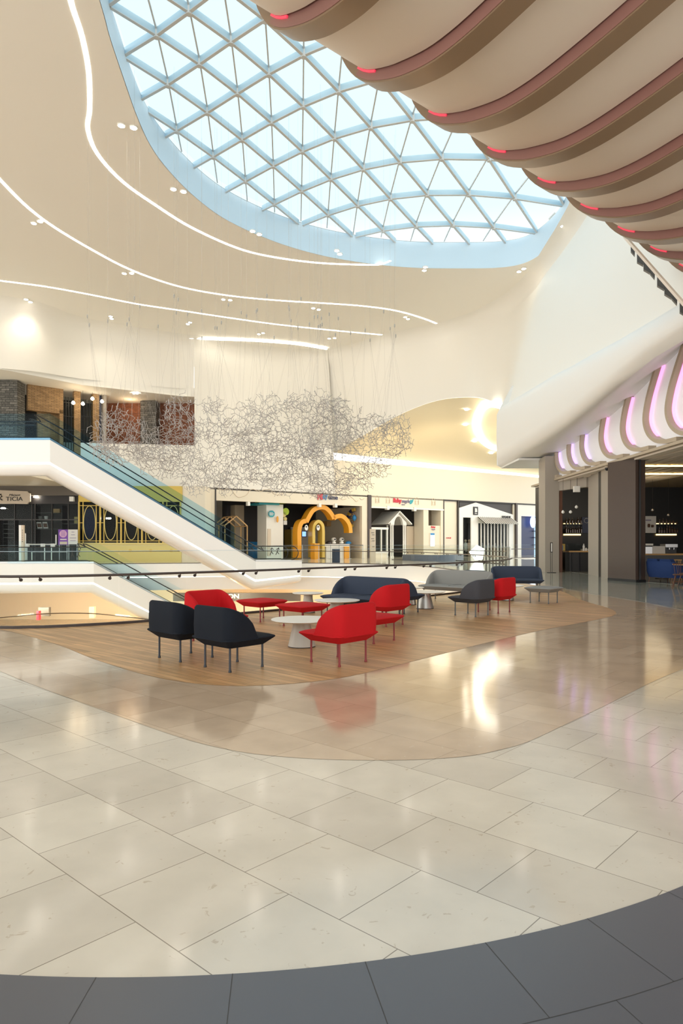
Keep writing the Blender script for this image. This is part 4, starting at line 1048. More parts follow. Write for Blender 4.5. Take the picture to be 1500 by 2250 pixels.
# baby shop
wallbox(FA, 'shop_front_2', 'cream_wall', 816, 975, 5.05, 6.2, 0, .4)
wallbox(FA, 'trim_8', 'table_white', 816, 975, 4.98, 5.12, -.08, .1)
wallbox(FA, 'wall_shop_8', 'cream_wall', 930, 941, 0, 5.1, 0, 1.5)
wallbox(FA, 'wall_shop_9', 'cream_wall', 941, 975, 0, 3.35, .1, .5)
wallbox(FA, 'wall_shop_10', 'cream_wall', 968, 976, 0, 5.1, 0, 1.5)
wallbox(FA, 'wall_shop_11', 'tan_paint', 938, 972, 3.2, 5.1, 2, 2.2)
wallbox(FA, 'wall_shop_12', 'tan_paint', 893, 935, 0, 3.3, 1.6, 1.9)
wallbox(FA, 'wall_shop_13', 'tan_paint', 918, 932, 0, 5.1, 1.6, 1.9)
m = MB(); FA.box(m, S(830), S(1200), 0, 6.05, 6, 6.3); struct(m, 'wall_shop_14', 'stone_dark')
wallbox(FA, 'trim_9', 'dark_frame', 974.5, 976, 0, 6.2, -.06, .3)
sb = fthing(FA, 'shop_sign', 'red and grey word sign with a blue winged figure on the cream fascia', 'sign', 885, -.05, 5.3)
text('Baby', 'letters', 'sign_red', FA.at(872.5, 1101, -.03), FA.e, Z3, width=S(881) - S(863.5), height=12.5 * FA.D(872) / F, depth=.08, parent=sb, bold=.03)
mat('sign_grey', (.28, .26, .38), .5)
text('angels', 'letters', 'sign_grey', FA.at(891, 1102, -.03), FA.e, Z3, width=S(899.5) - S(882.5), height=10 * FA.D(890) / F, depth=.08, parent=sb)
text('SPA', 'letters', 'sign_grey', FA.at(885.5, 1109, -.03), FA.e, Z3, width=S(889) - S(882), height=2.6 * FA.D(890) / F, depth=.05, parent=sb)
o = [FA.at(x, y, -.03) for x, y in [(899,1103),(902,1098),(905,1099),(908.5,1096),(907.5,1102),(904.5,1107),(900.5,1108)]]
MB().plate(o, -FA.n * .08).build('winged_figure', 'teal', sb)
hr = fthing(FA, 'house_reliefs', 'four small raised house outlines on the cream fascia of the baby shop', 'decoration', 830, 0, 5.3)
for x in (828.5, 852, 915.5, 952):
    y = 1099 + (x - 828) * .045
    MB().tube([FA.at(a, b, -.02) for a, b in ((x - 4, y + 6), (x - 4, y - 4), (x, y - 10), (x + 4, y - 4), (x + 4, y + 6))], .03, 4, closed=True).build('house_outline', 'tan_paint', hr)
    MB().tube([FA.at(a, b, -.02) for a, b in ((x - 2.5, y + 4), (x - 2.5, y - 2), (x + 2.5, y - 2), (x + 2.5, y + 4))], .025, 4, closed=True).build('window_outline', 'tan_paint', hr)
# little white house
wh = fthing(FA, 'white_playhouse', 'small white gabled house with an arched entrance inside the baby shop', 'playhouse', 876, .6)
d0 = .5; s0, s1, sm = S(858, d0), S(893, d0), S(874.5, d0); zt, ze = FA.z(875, 1127, d0), FA.z(860, 1147, d0)
zA = FA.z(875, 1153, d0); sa0, sa1 = S(866, d0), S(885, d0); ra = (sa1 - sa0) / 2
ar = [FA.W((sa0 + sa1) / 2 + ra * math.cos(a), d0, zA + ra * 1.5 * math.sin(a)) for a in [PI * k / 14 for k in range(15)]]
Lf_ = [FA.W(sm, d0, zt), FA.W(s0, d0, ze), FA.W(s0, d0, zA)] + list(reversed(ar))[0:8]
Rf_ = [FA.W(sm, d0, zt)] + list(reversed(ar))[7:] + [FA.W(s1, d0, zA), FA.W(s1, d0, ze)]
m = MB(); m.plate(Lf_, -FA.n * .3); m.plate(Rf_, -FA.n * .3); m.build('gable_front', 'table_white', wh)
for sgn, e_ in ((-1, s0 - .5), (1, s1 + .5)):
    a, b = FA.W(sm, d0 - .3, zt + .08), FA.W(e_, d0 - .3, ze - .25)
    MB().hexa([a, b, b - FA.n * 3, a - FA.n * 3, a + Z3 * .12, b + Z3 * .12, b - FA.n * 3 + Z3 * .12, a - FA.n * 3 + Z3 * .12]).build('roof_slope', 'table_white', wh)
for x in (860, 864.5, 877, 888, 892):
    c = FA.W(S(x, d0), d0 + (.15 if x != 877 else 2), 0); MB().lathe([(.13, 0), (.13, .1), (.09, .15), (.09, zA - .1), (.13, zA - .05), (.13, zA)], c, 12).build('column', 'table_white', wh, 40)
wb = fthing(FA, 'display_window', 'white framed display window left of the small white house', 'window', 834, .2)
for x in (816.5, 822, 838, 850.5): m = MB(); FA.xbox(m, x - .9, x + .9, 0, 3.0, .2, .4); m.build('frame_post', 'table_white', wb)
for z_ in (.55, 2.95): m = MB(); FA.xbox(m, 816, 853, z_ - .1, z_ + .12, .15, .45); m.build('frame_rail', 'table_white', wb)
m = MB(); FA.xbox(m, 816, 851, .6, 2.9, .3, .32); m.build('pane', 'shop_glass', wb)
m = MB(); FA.xbox(m, 816, 851, 0, .5, .22, .4); m.build('sill_panel', 'cream_wall', wb)
ps = fthing(FA, 'lit_poster', 'tall glowing pale blue poster under a small red sign at the baby shop', 'poster', 950, .05, .6)
m = MB(); FA.pbox(m, 945, 1171, 955, 1201, .0, .1); m.build('poster_frame', 'table_white', ps)
mat('poster_glow', (.7, .85, 1), .4, emit=(.62, .8, 1), es=.8)
m = MB(); FA.pbox(m, 945.8, 1176, 954.5, 1200, -.02, .0); m.build('poster_face', 'poster_glow', ps)
m = MB(); FA.pbox(m, 945.8, 1171.5, 954.5, 1175.5, -.02, .0); m.build('poster_header', 'sign_blue', ps)
lg = fthing(FA, 'wall_logo', 'small red word sign on the white wall above the glowing poster', 'sign', 951, 0, 2.8)
text('Baby', 'letters', 'sign_red', FA.at(951.5, 1158.5, .05), FA.e, Z3, width=S(956) - S(947), height=5 * FA.D(951) / F, depth=.05, parent=lg, bold=.03)
text('angels', 'letters', 'sign_grey', FA.at(951.5, 1163.5, .05), FA.e, Z3, width=S(956) - S(948), height=3 * FA.D(951) / F, depth=.05, parent=lg)
g0 = G(818.5, 1236); py = thing('info_pylon', 'tall beige information pylon with dark text lines before the baby shop', 'sign', g0)
m = MB(); m.box(g0 + Vector((0, 0, 1.27)), (.44, .16, 2.54), .5); m.build('pylon_body', 'tan_paint', py)
for k in range(8):
    z_ = 2.25 - k * .15; m = MB(); m.box(g0 + Vector((.05 * math.sin(k * 2), -.10, z_)), (.26 - .06 * (k % 3), .01, .035), .5); m.build('text_line', 'letter_dark', py)

# blank wall, gable shop, blue shop
wallbox(FA, 'wall_shop_15', 'cream_wall', 976, 1007, 0, 6.2, .15, .5)
wallbox(FA, 'trim_10', 'dark_frame', 1006, 1008, 0, 6.2, -.06, .3)
lt = fthing(FA, 'wall_lettering', 'tiny red lettering with a heart on the blank cream wall', 'sign', 986, .1, 2)
text('LOVE', 'letters', 'sign_red', FA.at(983.5, 1182, .14), FA.e, Z3, width=S(987) - S(980), height=2.4 * FA.D(985) / F, depth=.04, parent=lt)
sdisc(FA, 989.5, 1182, 1.6, .1, .05, 'sign_red', 'heart', lt)
gs = fthing(FA, 'gable_shopfront', 'white gabled shopfront with dark triangles above and a striped awning', 'shopfront', 1068, .1)
m = MB(); FA.xbox(m, 1009, 1127, 4.6, 6.2, .25, .4); m.build('dark_panel', 'dark_frame', gs)
zz = lambda x, y: FA.z(x, y, .1)
pts = [FA.W(S(x, .1), .1, zz(x, y)) for x, y in [(1008.5, 1116), (1045, 1104), (1127, 1131)]]
xs0, xs1 = S(1008.5, .1), S(1127, .1); door0, door1 = S(1017, .1), S(1034.5, .1); aw0, aw1 = S(1048.5, .1), S(1118, .1); zd = zz(1025, 1137); za = zz(1080, 1150)
W1 = lambda s_, z_: FA.W(s_, .1, z_)
for loop_ in ([W1(xs0, 0), W1(door0, 0), W1(door0, zd), W1(xs0, zd)], [W1(door1, 0), W1(aw0, 0), W1(aw0, za), W1(door1, za)], [W1(aw1, 0), W1(xs1, 0), W1(xs1, za), W1(aw1, za)],
              [W1(xs0, zd), W1(door1, zd), W1(door1, za), W1(xs1, za), pts[2], pts[1], pts[0]]):
    MB().plate(loop_, -FA.n * .12).build('gable_wall', 'table_white', gs)
m = MB(); FA.box(m, door0, door1, 0, zd, .6, .62); m.build('side_window', 'shop_glass', gs)
m = MB(); FA.box(m, door0 - .1, door1 + .1, 0, zd + .1, 1.6, 1.7); m.build('window_backdrop', 'canopy_fin', gs)
for k in range(10):
    s_ = aw0 + (aw1 - aw0) * (k + .0) / 9.6; m = MB(); FA.box(m, s_, s_ + .10, 0, za, .05, .2); m.build('door_post', 'table_white', gs)
    if k % 2 == 1: m = MB(); FA.box(m, s_ + .3, s_ + .5, 1.0, 1.5, .3, .33); m.build('door_handle', 'satin', gs)
m = MB(); FA.box(m, aw0, aw1, 0, za, .3, .32); m.build('door_glass', 'shop_glass', gs)
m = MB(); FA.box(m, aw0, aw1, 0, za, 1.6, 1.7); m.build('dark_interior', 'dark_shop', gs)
za2 = zz(1085, 1137)
for k in range(34):
    a, b = aw0 - .1 + (aw1 + .45 - aw0) * k / 34, aw0 - .1 + (aw1 + .45 - aw0) * (k + 1) / 34
    p = [FA.W(a, .0, za2), FA.W(b, .0, za2), FA.W(b + .15, -1.0, za - .05), FA.W(a + .15, -1.0, za - .05)]
    MB().plate(p, (0, 0, -.03)).build('awning_stripe', 'dark_frame' if k % 2 == 0 else 'table_white', gs)
bs = fthing(FA, 'square_sign', 'black square sign with a white emblem under the gable peak', 'sign', 1045, 0, 4.2)
m = MB(); FA.pbox(m, 1040.3, 1113.5, 1050, 1131.5, 0, .1); m.build('board', 'black', bs)
text('B', 'emblem', 'table_white', FA.at(1045.3, 1121, -.02), FA.e, Z3, width=S(1047.8) - S(1042.8), height=9 * FA.D(1045) / F, depth=.03, parent=bs, bold=.06)
m = MB(); FA.pbox(m, 1043, 1127.5, 1047.5, 1129, -.03, 0); m.build('caption', 'paper', bs)
sp = fthing(FA, 'shop_sign', 'row of dark capital letters above the right end of the striped awning', 'sign', 1112, 0, 4.1)
text('EPENDIE', 'letters', 'letter_dark', FA.at(1112, 1136, -.0), FA.e, Z3, width=S(1121.5) - S(1102.5), height=4.6 * FA.D(1112) / F, depth=.06, parent=sp, bold=.01)
for k, x in enumerate((1022.5, 1030.5)):
    mn = fthing(FA, 'mannequin', ['pale child mannequin in dark trousers in the shop window', 'beige child mannequin in the shop window, right one'][k], 'mannequin', x, .9)
    c = FA.W(S(x, 1.0), 1.0, 0)
    MB().lathe([(.12, .55), (.2, .7), (.16, 1.0), (.24, 1.35), (.2, 1.5), (.06, 1.56), (.06, 1.6)], c, 14).build('torso', ['table_white', 'tan_paint'][k], mn, 60)
    MB().lathe([(.02, 1.58), (.13, 1.66), (.15, 1.76), (.11, 1.88), (.01, 1.92)], c, 14).build('head', 'tan_paint', mn, 60)
    for sg_ in (-.1, .1):
        q = c + FA.e * sg_; MB().lathe([(.05, 0), (.06, .3), (.09, .75)], q, 10).build('leg', ['dark_frame', 'tan_paint'][k], mn, 60)
        MB().tube([c + FA.e * sg_ * 2.1 + Z3 * 1.42, c + FA.e * sg_ * 2.2 + Z3 * 1.1, c + FA.e * sg_ * 2.0 + FA.n * .1 + Z3 * .8], [.06, .05, .035], 8).build('arm', ['table_white', 'tan_paint'][k], mn, 60)
wallbox(FA, 'wall_shop_16', 'cream_wall', 1127, 1133, 0, 6.2, .1, .5)
wallbox(FA, 'trim_11', 'bronze', 1133, 1137, 0, 6.2, -.1, .3)
wallbox(FA, 'wall_shop_17', 'wall_paint', 1137, 1145, 0, 6.2, .1, .5)
wallbox(FA, 'shop_front_3', 'wall_paint', 1145, 1250, 4.75, 6.2, .1, .5)
mat('navy_wall', (.03, .045, .12), .4); mat('blue_lit_wall', (.40, .60, .75), .3, emit=(.5, .75, 1), es=.25)  # second one: blue shop lighting put into the wall as faint glow
wallbox(FA, 'wall_shop_18', 'navy_wall', 1145, 1173, 0, 4.75, .8, 1)
wallbox(FA, 'wall_shop_19', 'blue_lit_wall', 1173, 1250, 0, 4.75, .8, 1)
ns = fthing(FA, 'round_sign', 'round glowing white sign with a blue halo at the blue shop', 'sign', 1171, 0, 3.2)
mat('sign_glow', (1, 1, 1), .5, emit=(.85, .92, 1), es=4); mat('halo', (.2, .3, .9), .5, emit=(.3, .45, 1), es=1.5)
sdisc(FA, 1171, 1147, 9, .3, .08, 'halo', 'halo', ns, ry=13); sdisc(FA, 1171, 1147, 7.6, .2, .08, 'sign_glow', 'face', ns, ry=11.5)
for y in (1153, 1167, 1181, 1197): 
    m = MB(); FA.pbox(m, 1174, y - .6, 1215, y + .6, .4, .8); single(m, 'glass_shelf', 'navy_wall', f'dark thin shelf in the ice blue shop, {["topmost","second from top","third from top","lowest"][[1153,1167,1181,1197].index(y)]}', 'shelf', 'thin shelves in the ice blue shop')
for x in (1000, 1068, 1180): pass
# grey planter bench and faceted lamp
bp_ = crom([G(*q) for q in [(884,1231),(910,1232.5),(950,1233.5),(985,1233),(1018,1231)]], 4); rings = []
for i, p in enumerate(bp_):
    a, b = bp_[max(i - 1, 0)], bp_[min(i + 1, len(bp_) - 1)]; t = (b - a).normalized(); w_ = Vector((-t.y, t.x, 0)) * 1.2; rings.append([p, p + w_, p + w_ + Z3 * .5, p + Z3 * .5])
mat('bench_blue', (.13, .16, .22), .5)
single(MB().loft(rings), 'planter_bench', 'bench_blue', 'long low curved slate blue bench on the far floor behind the railings', 'bench')
g1 = G(1048, 1233); D_ = g1.y
mat('lamp_glow', (1, 1, 1), .5, emit=(.92, .96, 1), es=1.4)
m = MB(); q = lambda x, y, dd: P(x, y, D_ + dd)
V_ = [q(1047, 1197, .5), q(1030, 1213, 0), q(1043, 1231, .1), q(1060, 1230, .2), q(1064, 1206, .3), q(1050, 1214, -.5), q(1046, 1212, 1.3), q(1058, 1226, 1.1)]
m.add(V_, [(0, 1, 5), (1, 2, 5), (2, 3, 5), (3, 4, 5), (4, 0, 5), (0, 6, 1), (1, 6, 2), (2, 6, 7), (2, 7, 3), (3, 7, 4), (4, 7, 6), (4, 6, 0)])
single(m, 'faceted_lamp', 'lamp_glow', 'glowing white faceted floor lamp standing beyond the end of the railing', 'lamp')
# ------------------------------------------------------------------ left shops, ground storey
L_ = FL
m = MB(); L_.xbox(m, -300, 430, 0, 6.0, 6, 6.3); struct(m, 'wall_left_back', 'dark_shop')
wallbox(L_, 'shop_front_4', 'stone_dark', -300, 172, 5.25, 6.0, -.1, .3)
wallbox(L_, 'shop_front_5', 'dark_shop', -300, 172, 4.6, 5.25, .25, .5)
wallbox(L_, 'wall_shop_20', 'cream_wall', 398, 450, 0, 6.0, .1, 2.5)
ds = thing('dark_shopfront', 'dark glazed shopfront with black shelves under the cream sign board', 'shopfront', L_.W(L_.s(90), .3, 0))
for x in (-60, -20, 32, 70, 77, 114, 150, 171): m = MB(); L_.xbox(m, x - .6, x + .6, 0, 4.6, .25, .4); m.build('mullion', 'dark_frame', ds)
m = MB(); L_.xbox(m, -100, 171, .05, 4.6, .32, .34); m.build('glazing', 'shop_glass', ds)
m = MB(); L_.xbox(m, -100, 171, 3.3, 3.38, .25, .4); m.build('transom', 'dark_frame', ds)
for k, (x0, x1) in enumerate(((-30, -2), (7, 31))):
    sh = thing('display_shelf', ['dark shelf unit at the very left edge of the dark shop', 'dark shelf unit with grey shelves in the dark shop'][k], 'shelf', L_.W(L_.s((x0 + x1) / 2, 1.5), 1.5, 0), group='shelf units in the dark shop')
    for y in (1140, 1151, 1163, 1172, 1181): m = MB(); L_.pbox(m, x0, y - .5, x1, y + .5, 1.2, 1.9); m.build('shelf_board', 'grey_leg', sh)
    for x in (x0, x1): m = MB(); L_.xbox(m, x - .5, x + .5, 0, 3.4, 1.2, 1.9); m.build('side_post', 'black', sh)
tb = thing('shop_sign', 'cream notched sign board lettered TICIA with a script word above', 'sign', L_.at(10, 1108, -.3))
D_ = L_.D(30, -.3); q = lambda x, y: L_.at(x, y, -.3)
MB().plate([q(-70, 1074), q(60, 1079.5), q(62, 1082.5), q(66, 1084), q(66, 1102), q(62, 1104), q(60, 1107.5), q(-70, 1105.5)], -L_.n * .15).build('board', 'tan_paint', tb)
text('TICIA', 'letters', 'letter_dark', L_.at(31.5, 1096, -.32), L_.e, Z3, width=37 * D_ / F, height=9 * D_ / F, depth=.02, parent=tb)
text('Maison', 'script', 'letter_dark', L_.at(32, 1087.5, -.32), L_.e, Z3, width=25 * D_ / F, height=4.5 * D_ / F, depth=.02, parent=tb, shear=.4)
MB().tube([L_.at(-4, 1088, -.33), L_.at(2, 1086, -.33), L_.at(4, 1091, -.33), L_.at(-2, 1094, -.33), L_.at(5, 1099, -.33)], .05, 5).build('ornament', 'letter_dark', tb)
for x, y, lab in ((79, 1092, 'right of the cream sign board'), (7, 1116.5, 'under the cream sign board')):
    single(MB().lathe([(.16, -.05), (.2, 0), (.1, .05)], L_.at(x, y, .1), 12), 'spot_lamp', 'spot_light', 'small bright spot lamp ' + lab, 'light')
single((lambda m: (L_.pbox(m, 152, 1091, 161, 1101.5, -.1, .2), m)[1])(MB()), 'box_lamp', 'table_white', 'small white square box lamp on the dark fascia by the yellow shop', 'light')
for k, x in enumerate((86, 99)):
    fr_ = thing('menu_picture', f'food picture on a white card inside the dark shop, {"left" if k == 0 else "right"} one', 'picture', L_.at(x, 1160, .6), group='food pictures in the dark shop')
    MB().plate([L_.at(x - 6, 1147, .6), L_.at(x + 4, 1147, .6), L_.at(x + 7, 1161, .6), L_.at(x - 3.5, 1161, .6)], -L_.n * .05).build('card', 'paper', fr_)
    MB().plate([L_.at(x - 4.6, 1150, .57), L_.at(x + 3.6, 1150, .57), L_.at(x + 5.4, 1158.5, .57), L_.at(x - 3, 1158.5, .57)], -L_.n * .02).build('photo', 'wood_dark', fr_)
for k, x in enumerate((88.5, 101.5)):
    single(MB().lathe([(.11, 0), (.16, .35)], L_.W(L_.s(x, 1.0), 1.0, 3.305), 14), 'paper_cup', ['grey_fabric', 'paper'][k], ['grey paper cup on the dark shelf', 'white paper cup on the dark shelf'][k], 'cup')
rk = thing('display_rack', 'dark open rack holding cups, food pictures and a tan box in the dark shop', 'rack', L_.W(L_.s(120, .6), .6, 0))
for x in (76, 136, 172): m = MB(); L_.xbox(m, x - .5, x + .5, 0, 4.5, .5, 1.5); m.build('post', 'black', rk)
for x0, x1, z_ in ((76, 136, 3.30), (76, 136, FL.z(90, 1161, .6) - .03), (76, 136, 3.90), (136, 172, 3.05), (136, 172, 2.2)): m = MB(); L_.xbox(m, x0, x1, z_ - .03, z_, .5, 1.5); m.build('board', 'grey_leg', rk)
single((lambda m: (L_.xbox(m, 117, 131, 3.905, 4.25, 1, 1.3), m)[1])(MB()), 'orange_box', 'wood_light', 'flat tan box high on a shelf in the dark shop', 'box')
single((lambda m: (L_.xbox(m, 163, 170.5, 3.055, 3.6, 1, 1.2), m)[1])(MB()), 'yellow_card', 'yellow_pale', 'dull yellow card standing beside the yellow shop', 'card')
pp = thing('poster_stand', 'purple poster with a pink circle on a stand', 'poster', L_.W(L_.s(139, -1), -1, 0))
m = MB(); L_.pbox(m, 128, 1163.5, 149, 1197, -1, -.9); m.build('poster', 'purple', pp)
mat('pink', (.75, .45, .62), .5)
sdisc(L_, 138.5, 1173, 8, -1.04, .03, 'pink', 'circle', pp)
m = MB(); L_.pbox(m, 132, 1184, 146, 1186.5, -1.03, -1.0); m.build('text_line', 'paper', pp)
m = MB(); L_.pbox(m, 131, 1190, 147, 1196, -1.03, -1.0); m.build('picture', 'tan_paint', pp)
for x in (130, 147): m = MB(); L_.xbox(m, x - .5, x + .5, 0, 1.5, -.95, -.9); m.build('stand_leg', 'satin', pp)
for y in (1168.5, 1171.5, 1174.5, 1177.5):
    m = MB(); L_.pbox(m, 133.5, y - .5, 143.5, y + .5, -1.055, -1.04); m.build('text_line', 'purple', pp)
wp_ = thing('poster_stand', 'pale grey poster beside the purple one', 'poster', L_.W(L_.s(160, -1), -1, 0))
m = MB(); L_.pbox(m, 149.5, 1163.5, 170, 1196, -1, -.9); m.build('poster', 'paper', wp_)
for y, w_ in ((1169, 6), (1175, 8), (1182, 14), (1188, 12)): m = MB(); L_.pbox(m, 160 - w_ / 2, y - .6, 160 + w_ / 2, y + .6, -1.03, -1); m.build('text_line', 'sign_grey', wp_)
for x in (151, 169): m = MB(); L_.xbox(m, x - .5, x + .5, 0, 1.5, -.95, -.9); m.build('stand_leg', 'satin', wp_)
g_ = G(48, 1240.5); wy = thing('info_pylon', 'tall slim white and tan pylon by the left landing', 'sign', g_)
m = MB(); m.box(g_ + Vector((-.08, 0, 1.35)), (.16, .2, 2.7)); m.build('pylon_body', 'table_white', wy)
m = MB(); m.box(g_ + Vector((.08, 0, 1.35)), (.15, .19, 2.7)); m.build('side_panel', 'tan_paint', wy)
for k in range(7): m = MB(); m.box(g_ + Vector((.09, -.1, 2.35 - k * .13)), (.06, .02, .05)); m.build('text_line', 'letter_dark', wy)
qb = thing('entry_barrier', 'white tubular barrier with posts at the left landing', 'barrier', G(85, 1240))
q = lambda x, y, D=48: P(x, y, D)
for a in ([(56, 1172), (56, 1240)], [(51, 1173), (56, 1173)], [(123, 1175), (123, 1197)], [(60, 1196), (123, 1196)], [(59, 1198), (59, 1240)], [(98, 1197), (98, 1240)], [(113, 1197), (113, 1240)], [(68, 1212.5), (148, 1212.5)], [(70, 1213), (70, 1240)]):
    MB().tube([q(*a[0]), q(*a[1])], .035, 6).build('tube', 'table_white', qb)
for x in (60, 94, 116): m = MB(); m.box(q(x, 1199), (.25, .2, .3)); m.build('reader', 'paper', qb)
# yellow lattice shop
wallbox(L_, 'shop_front_6', 'yellow', 172, 400, 4.75, 6.0, 0, .3)
wallbox(L_, 'shop_front_7', 'yellow_pale', 172, 398, 0, 1.38, 0, .3)
ys_ = thing('lattice_window', 'yellow metal lattice window with tall oval rings', 'window', L_.W(L_.s(285), .05, 1.38))
for x in (173, 219.5, 265.5, 311.5, 357.5, 396): m = MB(); L_.xbox(m, x - 1.4, x + 1.4, 1.38, 4.75, 0, .15); m.build('mullion', 'yellow', ys_)
for xc in (196.5, 242.5, 288.5, 334.5, 380.5):
    for dx in (-14.5, 14.5): m = MB(); L_.xbox(m, xc + dx - .7, xc + dx + .7, 1.38, 4.75, .03, .12); m.build('upright', 'yellow', ys_)
    c = L_.at(xc, 1149, .06); D_ = L_.D(xc); MB().tube([c + L_.e * math.cos(2 * PI * k / 28) * 13 * D_ / F + Z3 * math.sin(2 * PI * k / 28) * 37.5 * D_ / F for k in range(28)], .028, 5, closed=True).build('oval_ring', 'yellow_pale', ys_)
    for x0, x1 in ((xc - 23, xc - 14.5), (xc + 14.5, xc + 23)): m = MB(); L_.pbox(m, x0, 1148, x1, 1149.2, .05, .1); m.build('crosspiece', 'yellow', ys_)
for z_ in (4.45, 1.65): m = MB(); L_.xbox(m, 172, 398, z_ - .025, z_ + .025, .04, .1); m.build('rail', 'yellow', ys_)
m = MB(); L_.xbox(m, 172, 398, 1.38, 1.5, -.1, .2); m.build('sill', 'yellow_pale', ys_)
m = MB(); L_.xbox(m, 173, 397, 1.5, 4.75, .16, .18); m.build('glazing', 'shop_glass', ys_)
m = MB(); L_.pbox(m, 184, 1118, 210, 1186, 2, 2.3); m.build('blue_display', 'navy_wall', ys_)
for x in (234.5, 238.5, 242): MB().lathe([(.05, -.06), (.08, 0), (.05, .06)], L_.at(x, 1139, .8), 8).build('lamp', 'spot_light', ys_)
for x in (286, 331, 376): sdisc(L_, x, 1210, 3.5, -.02, .03, 'yellow', 'medallion', ys_)

# ------------------------------------------------------------------ left shops, upper storey
U_ = FU
wallbox(U_, 'wall_upper_back', 'black', -80, 236, ST, 13.75, 4, 4.3)
wallbox(FR, 'wall_brick', 'brick_wall', 222, 440, ST, 13.8, 0, .3)
def ubox(name, mm, x0, y0, x1, y1, d0=0, d1=.4):
    m = MB(); U_.pbox(m, x0, y0, x1, y1, d0, d1); zt = max(v.z for v in m.v)
    if zt > 12.9: m.v = [Vector((v.x, v.y, 13.75 if v.z > zt - .01 else v.z)) for v in m.v]
    m.v = [Vector((v.x, v.y, max(v.z, ST))) for v in m.v]; return struct(m, name, mm)
ubox('wall_brick_1', 'tan_brick', 61, 838, 139, 905); ubox('wall_brick_2', 'tan_brick', 131, 900, 139, 1000)
ubox('wall_brick_3', 'tan_brick', 83, 907, 131, 1000, .6, .9)
ubox('wall_brick_4', 'tan_brick', 163, 868, 177, 1000); ubox('wall_brick_5', 'tan_brick', 204, 874, 218, 1000)
ubox('trim_12', 'black', 36, 842, 232, 868, -.1, .1) if False else None
ubox('trim_13', 'navy_wall', 218, 876, 228, 1000, .5, .6); ubox('trim_14', 'grey_pier', 228, 874, 234, 1000, -.1, .5)
for x0, x1, lab in ((139, 163, 'left'), (177, 204, 'right')):
    gw = thing('grid_window', f'tall dark steel grid window of the brick shop, {lab} one', 'window', U_.W(U_.s((x0 + x1) / 2), .1, ST), group='tall grid windows of the brick shop')
    n_ = 4
    for k in range(n_ + 1): x = x0 + (x1 - x0) * k / n_; m = MB(); U_.xbox(m, x - .5, x + .5, ST, 13.2, .05, .15); m.build('bar', 'black', gw)
    for y in (885, 915, 945): m = MB(); U_.pbox(m, x0, y - .6, x1, y + .6, .05, .15); m.build('bar', 'black', gw)
    m = MB(); U_.xbox(m, x0, x1, ST, 13.2, .16, .18); m.build('glazing', 'shop_glass', gw)
for x0, x1, y, D, lab in ((-6, 38, 836, 49.2, 'left'), (308, 342, 854, 56.3, 'right')):
    p = P(x0, y, D); q = P(x1, y, D); m = MB(); m.span((p.x, D, ST), (q.x, D + 1.2, min(p.z, 13.7))); struct(m, 'stone_column', 'stone_block')
for k, (x, y) in enumerate(((161, 885), (182, 887), (203, 876), (224, 882))):
    t = thing('pendant_bulb', ['glowing pendant bulb before the left tan brick pier', 'glowing pendant bulb before the right grid window', 'small glowing bulb near the soffit of the brick shop', 'small glowing bulb beside the grey pier'][k], 'light', U_.at(x, y, -.5), group='bulbs of the brick shop')
    c = U_.at(x, y, -.5); MB().lathe([(.02, -.15), (.13, -.08), (.15, 0), (.08, .12), (.02, .16)], c, 12).build('bulb', 'bulb_glow', t, 60); MB().tube([c + Z3 * .15, Vector((c.x, c.y, 13.75))], .01, 4).build('cord', 'black', t)
l = bpy.data.lights.new('brick_light', 'POINT'); l.energy = 90; l.color = (1, .7, .4); l.shadow_soft_size = 1.0
o = bpy.data.objects.new('brick_light', l); COL.objects.link(o); o.location = P(285, 884, 56.0)
l = bpy.data.lights.new('brick_light', 'POINT'); l.energy = 45; l.color = (1, .75, .45); l.shadow_soft_size = 1.0
o = bpy.data.objects.new('brick_light', l); COL.objects.link(o); o.location = P(170, 880, 51.5)
for k, x in enumerate((294, 301)):
    single(MB().lathe([(.08, -.03), (.11, .10)], P(x, 865, 53.5), 14), 'soffit_lamp', 'spot_light', f'round lamp in the upper left soffit, {"left" if k == 0 else "right"} of the pair', 'light')

# ------------------------------------------------------------------ lower storey seen through the railing
sgl = thing('shop_sign', 'dark band with cream capital letters on the storey below, behind the red chair', 'sign', P(515, 1318, 60))
m = MB(); a, b = P(380, 1303, 60), P(660, 1321, 60); m.span((a.x, 60, b.z), (b.x, 60.4, a.z)); m.build('band', 'dark_frame', sgl)
text('ION', 'letters', 'letter_cream', P(511, 1310, 59.97), (1, 0, 0), Z3, width=28 * 60 / F, height=10 * 60 / F, depth=.06, parent=sgl, bold=.02)
lw = crom([P(-40, 1368, 46), P(30, 1352, 48), P(110, 1345, 50), P(200, 1345, 50), P(270, 1352, 48), P(330, 1364, 46)], 4); lz = min(p.z for p in lw)
m = MB(); base = [Vector((p.x, p.y, -4.9)) for p in lw]
struct(MB().prism([(p.x, p.y) for p in base] + [(base[-1].x, 38), (base[0].x, 38)], -5.2, -4.9), 'lower_bridge', 'cream_wall')
low_r = thing('lower_railing', 'curved glass railing with a dark handrail on the storey below', 'railing', base[10])
MB().tube([p + Z3 * 1.0 for p in base], .04, 6).build('handrail', 'handrail', low_r)
MB().loft([[p, p + Vector((0, .02, 0)), p + Vector((0, .02, 1.1)), p + Z3 * 1.1] for p in base]).build('glass', 'rail_glass', low_r)
